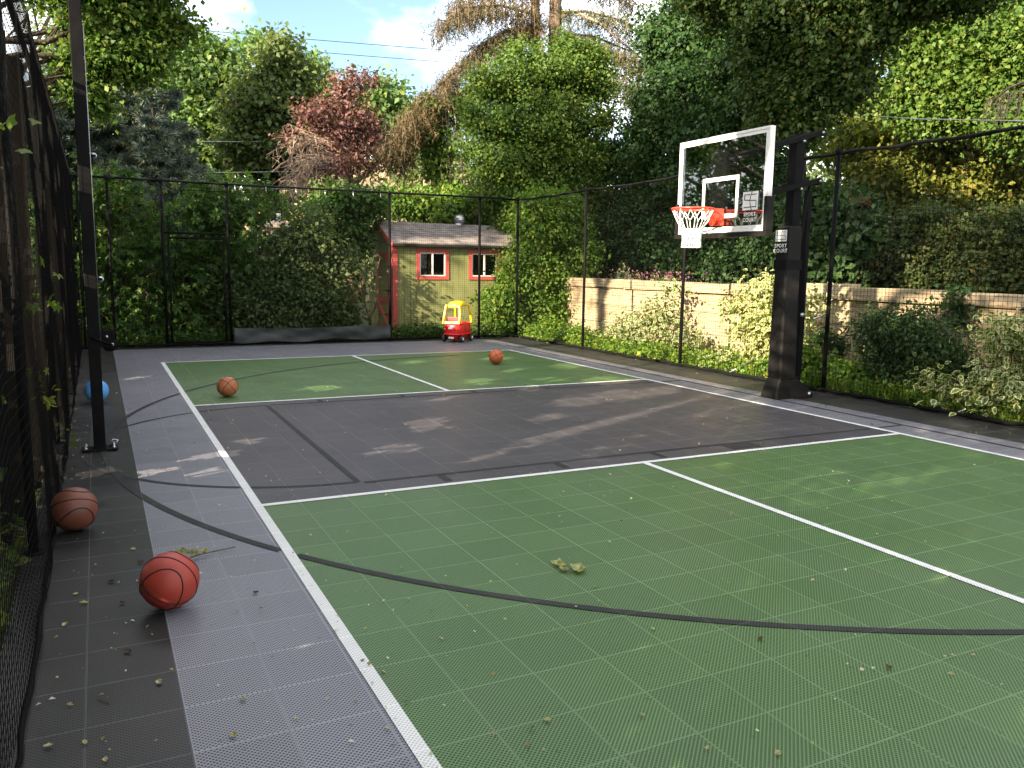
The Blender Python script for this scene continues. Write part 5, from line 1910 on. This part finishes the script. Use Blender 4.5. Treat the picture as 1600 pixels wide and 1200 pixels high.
vb = [px_blob(u, v, r, x=10.5) for u, v, r in ((1275, 330, (40, 40)), (1320, 350, (50, 50)), (1290, 390, (40, 40)), (1340, 400, (44, 40)), (1310, 430, (50, 26)), (1365, 370, (36, 44)), (1265, 420, (24, 30)))]
ts = terrace_shrub('broad-leaved dark viburnum with rusty seed heads above the wall', vb, 9500, .13, 'L_dark', per=7, clump=.14, up=.5, droop=.8)
rb_ = [px_blob(u, v, r, x=10.2) for u, v, r in ((1285, 361, (9, 6)), (1322, 356, (10, 7)), (1338, 315, (16, 9)), (1303, 375, (5, 4)))]
tag(foliage('seed_head', sub(rb_, ts.location), 260, .035, M['L_berry'], ts, T_LEAF, per=10, clump=.05), kind='stuff')
vb = [px_blob(u, v, r, x=10.9) for u, v, r in ((1400, 375, (44, 34)), (1460, 370, (50, 34)), (1420, 405, (56, 38)), (1480, 405, (56, 38)), (1400, 430, (50, 26)), (1470, 440, (60, 22)), (1520, 375, (44, 36)), (1440, 345, (30, 22)))]
terrace_shrub('dense fine-leaved brownish green hedge shrub above the wall', vb, 32000, .062, 'L_hedge', per=12, clump=.15, up=.4)
vb = [px_blob(u, v, r, x=10.9) for u, v, r in ((1550, 380, (46, 40)), (1600, 360, (44, 36)), (1560, 412, (56, 36)), (1620, 395, (50, 44)), (1590, 440, (60, 22)), (1660, 370, (50, 50))) ]
terrace_shrub('fine-leaved dark hedge shrub with gaps at the end of the wall', vb, 24000, .062, 'L_hedge', per=12, clump=.15, up=.4)
vb = [px_blob(u, v, r, x=9.75) for u, v, r in ((1000, 432, (20, 10)), (1025, 428, (24, 12)), (1050, 434, (16, 10)))]
c0 = np.mean([b[0] for b in vb], 0)
sal = empty('salvia', (c0[0], c0[1], 1.12), label='purple flowering salvia clump on top of the stone wall', cat='flower')
P = []
for k in range(60):
    a = np.array([rng.normal() * .12, rng.normal() * .55, 0])
    for s in range(9):
        P.append(a + np.array([a[0] * s * .08, a[1] * s * .03, .06 + s * .045]) + rng.normal(size=3) * .012)
P = np.array(P)
P[:, 2] *= .9
tag(link('flower_spike', leaf_mesh('flower_spike', P, rand_unit(len(P)), rand_unit(len(P)) + np.array([0, 0, 1]), .045 * (.6 + .6 * rng.random(len(P))), T_LEAF, rng.random(len(P))), M['L_flower'], sal), kind='stuff')
vb = [((rng.normal() * .12, rng.normal() * .5, .1), (.16, .2, .12)) for k in range(14)]
foliage('foliage', vb, 1600, .05, M['L_oliv'], sal, per=8, clump=.07)
trail = [((9.15, y_, z_), (.10, .14, .14)) for y_, z_ in ((1.62, 1.36), (1.60, 1.22), (1.55, 1.05))]
tr_ = empty('trailing_vine', (9.15, 1.6, .95), label='leafy vine trailing down over the wall cap stones', cat='vine')
foliage('foliage', sub(trail, tr_.location), 420, .075, M['L_dark'], tr_, per=6, clump=.08, droop=1.0)


# shrubs between fence and wall
def var_shrub(label, blobs, n, size, group, indiv=0, mats=('L_vgreen', 'L_cream'), per=6, clump=.13):
    c = np.mean([b[0] for b in blobs], 0)
    b0_ = np.array([c[0], c[1], -.02])
    t_ = empty('variegated_dogwood', b0_, label=label, cat='shrub', group=group)
    P, O, ct = clumps(sub(blobs, b0_), n, per, clump, .45, .8)
    k0 = P[:, 2] > .03
    P, O, ct = P[k0], O[k0], ct[k0]
    k = len(P)
    N = O * .7 + np.array([0, 0, .7]) + rng.normal(size=(k, 3)) * .45
    T_ = O * .6 + rng.normal(size=(k, 3)) * .6 + np.array([0, 0, -.55])
    S = size * (.65 + .6 * rng.random(k))
    tint = np.clip(.4 * ct + .6 * rng.random(k), 0, 1)
    q = (P + b0_) - CAM_POS
    facing = np.argsort(np.einsum('ij,j->i', q, CAM_R[2]))
    sel = facing[:indiv] if indiv else np.array([], int)
    rest = np.setdiff1d(np.arange(k), sel)
    me_ = leaf_mesh('foliage', P[rest], N[rest], T_[rest], S[rest], T_VAR, tint[rest])
    me_.materials.append(M[mats[0]])
    me_.materials.append(M[mats[1]])
    o_ = link('foliage', me_, None, t_)
    if indiv:
        base_ = []
        for q_ in range(4):
            lm = leaf_mesh('leaf', np.zeros((1, 3)), np.array([[0, 0, 1.0]]), np.array([[0, 1.0, 0]]), np.array([1.0]), T_VAR, np.array([.15 + .23 * q_]))
            lm.materials.append(M[mats[0]])
            lm.materials.append(M[mats[1]])
            base_.append(lm)
        for i in sel:
            n_ = Vector(unit(N[i]))
            tt = Vector(T_[i])
            tt = (tt - n_ * tt.dot(n_)).normalized()
            sd = tt.cross(n_)
            lo_ = link('leaf', base_[int(i) % 4], None, t_)
            s_ = float(S[i])
            lo_.matrix_local = Matrix(((sd.x * s_, tt.x * s_, n_.x * s_, P[i][0]), (sd.y * s_, tt.y * s_, n_.y * s_, P[i][1]), (sd.z * s_, tt.z * s_, n_.z * s_, P[i][2]), (0, 0, 0, 1)))
    mb_ = MB()
    for b in sub(blobs, b0_):
        mb_.tube(wobble((b[0][0] * .25, b[0][1] * .25, -.03), b[0], 4, .07), [.014, .012, .009, .004], 5)
    mb_.build('stem', M['bark_warm'], t_)
    return t_


GV = 'variegated shrubs along the stone wall'
vb = [px_blob(u, v, r, x=8.55) for u, v, r in ((1000, 510, (40, 28)), (1035, 492, (32, 26)), (965, 525, (28, 20)), (1065, 525, (24, 24)), (1010, 545, (44, 20)), (1045, 452, (12, 18)), (935, 548, (18, 15)), (1082, 538, (14, 17)))]
var_shrub('spreading variegated dogwood in shaded tones before the sunlit wall end', vb, 2600, .085, GV, mats=('L_vgreen', 'L_cream'))
vb = [px_blob(u, v, r, x=8.45) for u, v, r in ((1180, 470, (26, 22)), (1200, 452, (22, 22)), (1172, 512, (24, 20)), (1190, 535, (28, 28)), (1150, 472, (18, 15)), (1178, 572, (30, 20)), (1205, 500, (26, 34)), (1255, 482, (20, 16)), (1250, 520, (16, 16)), (1270, 467, (12, 11)))]
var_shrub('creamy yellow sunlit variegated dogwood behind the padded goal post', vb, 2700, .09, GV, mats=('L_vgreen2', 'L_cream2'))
vb = [px_blob(u, v, r, x=8.3) for u, v, r in ((1570, 520, (24, 20)), (1595, 545, (34, 28)), (1560, 565, (20, 22)), (1600, 590, (38, 26)), (1565, 600, (26, 14)), (1620, 520, (26, 30)))]
var_shrub('white-edged variegated dogwood at the fence beyond the dark nandina', vb, 1300, .086, GV, indiv=290, mats=('L_vgreen', 'L_cream2'))
vb = [px_blob(u, v, r, x=7.95) for u, v, r in ((1465, 600, (24, 14)), (1495, 612, (30, 18)), (1530, 612, (34, 18)), (1570, 618, (34, 16)), (1600, 610, (30, 20)), (1485, 628, (34, 10)), (1550, 630, (40, 10)))]
var_shrub('low sprawling white-edged variegated dogwood at the fence foot', vb, 900, .10, GV, indiv=290, mats=('L_vgreen', 'L_cream2'))
vb = [px_blob(u, v, r, x=8.1) for u, v, r in ((1130, 568, (30, 18)), (1160, 585, (34, 16)), (1110, 580, (24, 16)))]
var_shrub('small dull variegated dogwood low between two taller ones', vb, 700, .08, GV)


def plain_shrub(label, blobs, n, size, mat, tmpl=T_LEAF, group='green shrubs along the stone wall', name='shrub', **kw):
    c = np.mean([b[0] for b in blobs], 0)
    b0_ = np.array([c[0], c[1], -.02])
    t_ = empty(name, b0_, label=label, cat='shrub', group=group)
    foliage('foliage', sub(blobs, b0_), n, size, M[mat], t_, tmpl, zmin=.03, **kw)
    mb_ = MB()
    for b in sub(blobs, b0_)[:8]:
        mb_.tube(wobble((b[0][0] * .2, b[0][1] * .2, -.03), b[0], 4, .06), [.013, .011, .008, .004], 5)
    mb_.build('stem', M['bark_dark'], t_)
    return t_


vb = [px_blob(u, v, r, x=8.5) for u, v, r in ((1380, 520, (36, 24)), (1430, 510, (36, 30)), (1400, 555, (44, 32)), (1455, 545, (40, 36)), (1480, 580, (36, 36)), (1420, 590, (50, 30)), (1370, 500, (20, 14)), (1430, 480, (12, 18)), (1500, 605, (30, 26)))]
plain_shrub('dark feathery nandina shrub in front of the stone wall', vb, 16000, .066, 'L_dark', T_NARROW, name='nandina', per=8, clump=.13, up=.45, droop=1.0)
vb = [px_blob(u, v, r, x=8.6) for u, v, r in ((1295, 530, (20, 16)), (1305, 545, (14, 16)))]
plain_shrub('small dark feathery shoot beside the fence post', vb, 900, .066, 'L_dark', T_NARROW, name='nandina_shoot', per=7, clump=.09, droop=1.0)
vb = [px_blob(u, v, r, x=8.1) for u, v, r in ((1265, 560, (24, 22)), (1290, 580, (26, 18)), (1255, 585, (18, 18)), (1330, 588, (30, 14)), (1225, 595, (20, 12)))]
plain_shrub('bright low geranium patch behind the goal base', vb, 4200, .06, 'L_cover', T_LOBE, name='geranium', per=8, clump=.09)
vb = [px_blob(u, v, r, x=8.05) for u, v, r in ((1000, 568, (50, 14)), (1050, 575, (40, 14)), (960, 555, (34, 12)), (1090, 580, (34, 12)), (1020, 552, (30, 12)))]
plain_shrub('low green geranium carpet under the spreading dogwood', vb, 5200, .06, 'L_cover', T_LOBE, name='geranium', per=8, clump=.09)
vb = [px_blob(u, v, r, x=8.0) for u, v, r in ((840, 525, (26, 14)), (880, 535, (30, 14)), (860, 515, (26, 14)), (900, 525, (18, 16)))]
plain_shrub('lime green sunlit ground plant at the fence corner', vb, 5200, .06, 'L_cover', T_LEAF, name='ground_plant', per=8, clump=.09)
vb = [px_blob(u, v, r, x=8.0) for u, v, r in ((1185, 595, (30, 14)), (1160, 600, (20, 10)), (1200, 580, (20, 14)))]
plain_shrub('bright round-leaved plant left of the goal base', vb, 2200, .075, 'L_cover', T_LEAF, name='ground_plant', per=7, clump=.09)

# ground cover along both planted strips (uncountable)
def cover(name, label, area, n, size, mat, tmpl, h, cat='ground cover'):
    P = area(n)
    P[:, 2] = np.abs(rng.normal(size=len(P))) * h + .005
    k = len(P)
    me_ = leaf_mesh(name, P, rng.normal(size=(k, 3)) * .6 + np.array([0, 0, .8]), rng.normal(size=(k, 3)) + np.array([0, 0, .5]), size * (.5 + rng.random(k)), tmpl, rng.random(k))
    return tag(link(name, me_, M[mat]), label, cat, None, 'stuff')


cover('ground_cover', 'low leafy ground cover along the foot of the side fence',
      lambda n: np.stack([7.72 + 1.5 * rng.random(n) ** 1.5, rng.uniform(-3, 11.3, n), np.zeros(n)], 1), 26000, .06, 'L_cover', T_LEAF, .09)
cover('weeds', 'weeds growing along the foot of the back fence and shed',
      lambda n: np.stack([rng.uniform(-1.2, 8.2, n), 11.34 + 1.2 * rng.random(n) ** 1.4, np.zeros(n)], 1), 15000, .06, 'L_creeper', T_LEAF, .12)
def grass_area(n):
    return np.stack([7.68 + .5 * rng.random(n), rng.uniform(-2, 4, n), np.zeros(n)], 1)


P = grass_area(2600)
k = len(P)
me_ = leaf_mesh('grass', P, rng.normal(size=(k, 3)) * np.array([1, 1, .1]), rng.normal(size=(k, 3)) * .35 + np.array([0, 0, 1]), .16 * (.5 + rng.random(k)), (T_LEAF[0] * np.array([.18, 1, 1]), T_LEAF[1]), rng.random(k))
tag(link('grass', me_, M['L_cover']), 'tufts of thin grass along the fence foot', 'grass', None, 'stuff')

# ------------------------------------------------------------------ left side: vines and trees behind the fence
lv_ = []
for k in range(110):
    y_ = rng.uniform(-6.5, -.5)
    lv_.append(((-1.95 - .45 * rng.random(), y_, rng.uniform(.1, 2.7) if y_ < -1.6 else rng.uniform(.1, 1.5)), (.30, .36, .40)))
vh = empty('vine_thicket', (-2.0, -2.5, 0), label='tangled vine thicket seen through the near netting', cat='vine')
for k in range(46):  # extra clumps added to keep sun off the near court and red ball
    lv_.append(((-2.0 - .5 * rng.random(), rng.uniform(-4.6, -1.5), rng.uniform(.15, 1.7)), (.26, .30, .30)))
foliage('foliage', sub(lv_, vh.location), 40000, .085, M['L_lime'], vh, T_LEAF, per=7, clump=.15, up=.4, outw=.5, droop=.8, cut=sun_gaps(vh.location))
mb = MB()
for k in range(22):
    y_ = rng.uniform(-2.8, 3.0)
    mb.tube(wobble((rng.uniform(-.2, .2), y_, -.05), (rng.uniform(-.3, .2), y_ + rng.normal() * .5, 2.6), 7, .05), [.024, .022, .02, .016, .012, .009, .005], 5)
mb.build('stem', M['bark'], vh)
cover('leaf_mould', 'brown leaf mould and weeds under the vine thicket',
      lambda n: np.stack([-1.3 - 2.2 * rng.random(n), rng.uniform(-6, 1, n), np.zeros(n)], 1), 9000, .06, 'L_left', T_LEAF, .10, 'leaf mould')
# vines over the top of the left fence
vb = [px_blob(u, v, r, x=-1.95) for u, v, r in ((75, 40, (40, 44)), (100, 90, (30, 44)), (60, -20, (50, 40)), (105, 150, (18, 34)), (108, 195, (12, 28)))]
make_tree('fence_vine', 'sunlit vine-draped sapling leaning over the left windscreen', (-2.3, 4.5, -.05), vb, 5200, .085, 'L_left', 'bark_dark', .06, per=7, clump=.16, shell=.3, droop=.9, limbs=5)
# leaves poking through the netting
sp_ = empty('vine_shoot', (FXL + .02, -1.55, 1.7), label='bright vine shoot poking through the near netting', cat='vine')
pc = at_x(4, 262, FXL + .05) - np.array(sp_.location)
foliage('foliage', [(pc, (.05, .10, .12)), (pc + np.array([0, -.1, .1]), (.05, .1, .1))], 12, .042, M['L_left'], sp_, T_LOBE, per=4, clump=.06)
MB().tube([(-.3, -.1, .0), tuple(pc)], .006, 5).build('stem', M['bark'], sp_)
sp2 = empty('creeper_shoot', (FXL, 3.6, 0), label='small creeper shoots poking through the windscreen gaps', cat='vine')
bl = []
for (u, v) in ((62, 412), (60, 450), (118, 412), (122, 490), (72, 600), (78, 615), (105, 680), (100, 700), (70, 500), (95, 860), (110, 560)):
    bl.append((at_x(u, v, FXL + .05) - np.array(sp2.location), (.03, .12, .09)))
foliage('foliage', bl, 60, .05, M['L_left'], sp2, T_PALM, per=4, clump=.06)
MB().tube([(-.1, -1.0, .05), (-.05, 0, .4), (0, 1.2, 1.5)], .006, 5).build('stem', M['bark'], sp2)

# big broadleaf whose boughs reach in at the upper left
vb = [px_blob(u, v, r, y=10.5) for u, v, r in ((150, 30, (50, 40)), (200, 20, (50, 40)), (245, 10, (36, 34)), (170, 90, (44, 34)), (215, 80, (36, 30)), (255, 60, (26, 22)), (290, 45, (18, 12)), (120, 110, (30, 44)), (150, 150, (24, 24)), (225, 112, (28, 14)), (120, -30, (80, 40)), (200, -40, (80, 40)))]
make_tree('overhanging_oak', 'big broadleaf tree whose boughs reach over the tall net post', (-4.2, 10.2, -.05), vb, 30000, .085, 'L_ivy', 'bark_dark', .16, tmpl=T_LEAF, per=8, clump=.15, shell=.25, limbs=12, trunk_top=(-3.4, 10.3, 6.4))
# tall shade trees to the left, first two added to darken backboard reflections
for (x_, y_, h0, seed, lab) in ((-9.0, 11.5, 5.0, 3, 'unseen dense tree added left of the overhanging broadleaf to darken the backboard reflection'), (-10.5, 17.5, 4.0, 4, 'unseen leafy tree added farthest back to darken the backboard reflection'), (-8.0, -4.5, 7.8, 1, 'tall shade tree standing well behind the vine thicket'), (-8.6, 2.6, 8.4, 2, 'tall shade tree standing behind the left windscreens')):
    vb = [((x_ + rng.normal() * 1.2, y_ + rng.normal() * 2.0, h0 + 1.0 + 3.6 * rng.random()), (1.9, 2.2, 1.1)) for k in range(9)]
    make_tree('shade_tree', lab, (x_, y_, -.05), vb, 9000, .22, 'L_creeper', 'bark_dark', .3, per=8, clump=.4, shell=.3, limbs=6)
hb = [((-5.0 - 3.0 * f + rng.normal() * .4, 9 + 13 * f, z_), (1.0, 1.0, 1.0)) for f in np.linspace(0, 1, 9) for z_ in (.8, 2.2, 3.6, 4.8)]  # unseen hedge, added to fill the bright gap in the backboard reflection
bh = empty('reflection_hedge', (-6.5, 15.5, 0), label='unseen tall hedge added to darken the backboard reflection', cat='hedge')
foliage('foliage', sub(hb, bh.location), 26000, .13, M['L_creeper'], bh, per=8, clump=.25)
mb = MB()
for f in np.linspace(0, 1, 9):
    mb.tube([(1.5 - 3.0 * f, -6.5 + 13 * f, -.05), (1.5 - 3.0 * f + .2, -6.5 + 13 * f, 4.4)], [.08, .03], 6)
mb.build('stem', M['bark_dark'], bh)
# unseen hedge tree beside the camera, crown enlarged to shade the near court
vb = [((-3.4 + rng.normal() * .5, y_, z_), (.8, 1.0, .8)) for y_, z_ in ((-8.2, 1.0), (-8.0, 2.4), (-7.2, 3.4), (-6.4, 1.6), (-6.0, 3.6), (-5.4, 2.6), (-4.6, 3.7), (-3.6, 3.2), (-3.0, 4.0), (-8.4, 4.0), (-4.2, 1.6), (-9.4, 2.5), (-9.6, 4.0), (-10.5, 3.0), (-8.5, 5.2), (-7.0, 5.0), (-5.6, 5.3), (-4.4, 5.0), (-9.8, 5.4), (-3.4, 4.8))]
make_tree('hedge_tree', 'leafy hedge tree rising behind the near netting', (-3.5, -5.8, -.05), vb, 34000, .12, 'L_left', 'bark_dark', .12, per=8, clump=.25, shell=.3, limbs=6, cut=sun_gaps((-3.5, -5.8, -.05)))

# distant wood and hill
def wood(name, label, spots, n, size, mat):
    bl_ = []
    tr2 = MB()
    for (x_, y_, z0_, h0) in spots:
        bl_ += [((x_ + rng.normal() * 1.0, y_ + rng.normal() * .8, z0_ + h0 * f), (2.1, 1.9, h0 * .2)) for f in (.3, .45, .6, .75, .9, 1.0)]
        tr2.tube([(x_, y_, z0_ - .2), (x_, y_, z0_ + h0 * .8)], [.22, .08], 7)
    o_ = tag(foliage(name, bl_, n, size, M[mat], None, per=8, clump=.5, shell=.4), label, 'wood', None, 'stuff')
    tr2.build('trunk', M['bark_dark'], o_)
    return o_


sp = [(rng.uniform(-16, 60), rng.uniform(36, 52)) for k in range(28)]
sp = [(x_, y_, -.05, rng.uniform(4.5, 7.5) if x_ < 14 else rng.uniform(7, 11)) for x_, y_ in sp]
wood('distant_wood', 'distant green wood closing the view behind the gardens', sp, 44000, .38, 'L_oliv')
sp = [(rng.uniform(26, 40), rng.uniform(-4, 26), 1.2, rng.uniform(9, 12)) for k in range(12)]
wood('distant_wood', 'distant dark wood on the slope beyond the terrace', sp, 34000, .34, 'L_hedge')
M['hill'] = simple('dry_hillside', (.20, .15, .09), .95, .1, var=.35, scale=.02)
vs_, fs_ = [], []
nx_ = 60
for i in range(nx_ + 1):
    x_ = -150 + 560 * i / nx_
    hh = 55 + 22 * math.sin(i * .23) + 9 * math.sin(i * .71 + 1) + 4 * math.sin(i * 1.9)
    for j in range(6):
        f = j / 5
        vs_.append((x_ + 4 * math.sin(j + i), 330 + 170 * f, -2 + hh * (f ** .8) + 2 * math.sin(i * 1.3 + j * 2) * f))
for i in range(nx_):
    for j in range(5):
        a = i * 6 + j
        fs_.append((a, a + 6, a + 7, a + 1))
tag(MB().add(vs_, fs_, True).build('hill', M['hill']), kind='structure')

# ------------------------------------------------------------------ overhead wires
for (u0, v0, u1, v1, y_, r_, lab) in ((-300, 205, 900, 212, 23, .010, 'thin overhead wire crossing the spruces'), (-300, 262, 900, 252, 22, .010, 'low overhead wire just over the fence rail'),
                                      (-300, 282, 900, 283, 22.5, .010, 'lowest overhead wire along the fence rail'), (-400, -15, 1400, 125, 34, .014, 'high thin wire across the open sky'), (-400, 5, 1400, 143, 34.5, .014, 'second high wire across the open sky')):
    a, b = at_y(u0, v0, y_), at_y(u1, v1, y_)
    pts = []
    for s in np.linspace(0, 1, 16):
        q = a + (b - a) * s
        pts.append((q[0], q[1], q[2] - .25 * math.sin(math.pi * s)))
    tag(MB().tube(pts, r_, 5).build('overhead_wire', M['galv'] if v0 > 150 else M['black_steel']), lab, 'wire', 'overhead wires')
a, b = at_x(1280, 176, 14), at_x(1640, 190, 14)
tag(MB().tube([tuple(a), tuple((a + b) / 2 + np.array([0, 0, -.05])), tuple(b)], .010, 5).build('overhead_wire', M['galv']), 'pale wire slung through the boughs above the side fence', 'wire', 'overhead wires')

# ------------------------------------------------------------------ fallen leaves
n = 1250
X = np.where(rng.random(n) < .07, -1.12 + .3 * rng.random(n) ** 2, np.where(rng.random(n) < .3, rng.uniform(-1.1, .4, n), rng.uniform(0, 7.4, n)))
Y = -3.8 + 14 * rng.random(n) ** 1.25
P = np.stack([X, Y, np.full(n, .010)], 1)
me_ = leaf_mesh('leaf_litter', P, rng.normal(size=(n, 3)) * .35 + np.array([0, 0, 1]), rng.normal(size=(n, 3)) * np.array([1, 1, .15]), .010 + .018 * rng.random(n) ** 2, (T_LEAF[0] * np.array([1.0, 1, 1.6]), T_LEAF[1]), rng.random(n))
tag(link('leaf_litter', me_, M['L_litter']), 'scattered leaf fragments and petals across the court tiles', 'leaf litter', None, 'stuff')
dark_leaf = leaf_mat('old_brown_leaf', [(.05, .028, .016), (.10, .06, .03)], .1, .8)
green_leaf = leaf_mat('fallen_green_leaf', [(.12, .10, .04), (.26, .27, .09), (.50, .50, .28)], .2, .6)


def curled_leaf(name):
    vs2, fs2 = [], []
    nn, mm = 6, 5
    for i in range(nn + 1):
        for j in range(mm):
            s, t2 = i / nn, (j / (mm - 1) - .5) * 2
            w2 = .42 * math.sin(math.pi * min(1, s * .95 + .05)) * (1 + .22 * math.sin(s * 17))
            vs2.append((t2 * w2 * .8, (s - .5) * .85, .75 * (t2 * t2) * w2 + .9 * (s - .5) ** 2 + .09 * math.sin(s * 9 + t2 * 4)))
    for i in range(nn):
        for j in range(mm - 1):
            a2 = i * mm + j
            fs2.append((a2, a2 + mm, a2 + mm + 1, a2 + 1))
    me2 = bpy.data.meshes.new(name)
    me2.from_pydata(vs2, [], fs2)
    at2 = me2.attributes.new('tint', 'FLOAT', 'POINT')
    at2.data.foreach_set('value', rng.random(len(vs2)).astype(np.float32))
    return me2


cm_b, cm_g, cm_l = curled_leaf('fallen_leaf'), curled_leaf('fallen_leaf'), curled_leaf('fallen_leaf')
cm_b.materials.append(dark_leaf)
cm_g.materials.append(green_leaf)
cm_l.materials.append(M['L_litter'])


def put_leaf(u, v, s, me2, label, group=None):
    p = ground(u, v)
    o2 = link('fallen_leaf', me2)
    o2.location = (p[0], p[1], .006 + .02 * s)
    o2.rotation_euler = (random.uniform(-.25, .25), random.uniform(-.25, .25), random.uniform(0, 6.3))
    o2.scale = (s, s * random.uniform(.8, 1.3), s * .55)
    tag(o2, label, 'leaf', group)


for (u, v) in ((872, 884), (880, 893)):
    put_leaf(u, v, .085, cm_g, 'crumpled pale green leaf lying on the green tiles', 'crumpled pale leaves')
put_leaf(903, 893, .12, cm_g, 'largest curled pale green leaf on the green tiles')
for (u, v) in ((191, 944), (175, 910), (1188, 1000), (200, 1020), (1388, 1045), (116, 731), (220, 880), (400, 928), (1362, 664)):
    put_leaf(u, v, .036, cm_b, 'shrivelled dark brown leaf lying on the court tiles', 'shrivelled brown leaves')
for (u, v) in ((102, 978), (131, 944), (119, 930), (76, 1168), (165, 1190), (133, 1163), (1105, 1172), (208, 860), (105, 790), (463, 1125), (249, 1068), (130, 665), (117, 660), (120, 640), (380, 1095), (855, 1128), (1003, 1120), (1215, 1180), (365, 1152), (690, 1000), (480, 868), (1020, 985), (900, 950)):
    put_leaf(u, v, random.uniform(.020, .038), cm_l, 'small pale dry leaf lying on the court tiles', 'small pale dry leaves')
tg = ground(303, 873)
twig = empty('fallen_twig', (tg[0], tg[1], .012), label='leafy broken twig lying behind the red basketball', cat='twig')
MB().tube([(-.05, -.02, 0), (.05, .01, .006), (.14, .05, 0), (.22, .06, .004)], .0035, 5).build('stem', M['bark'], twig)
for k in range(9):
    o2 = link('leaf', cm_g, None, twig)
    o2.location = (-.06 + .035 * rng.normal() + .01 * k, .03 * rng.normal(), .012 + .01 * rng.random())
    o2.rotation_euler = (rng.normal() * .4, rng.normal() * .4, rng.uniform(0, 6.3))
    o2.scale = (.05, .05, .05)
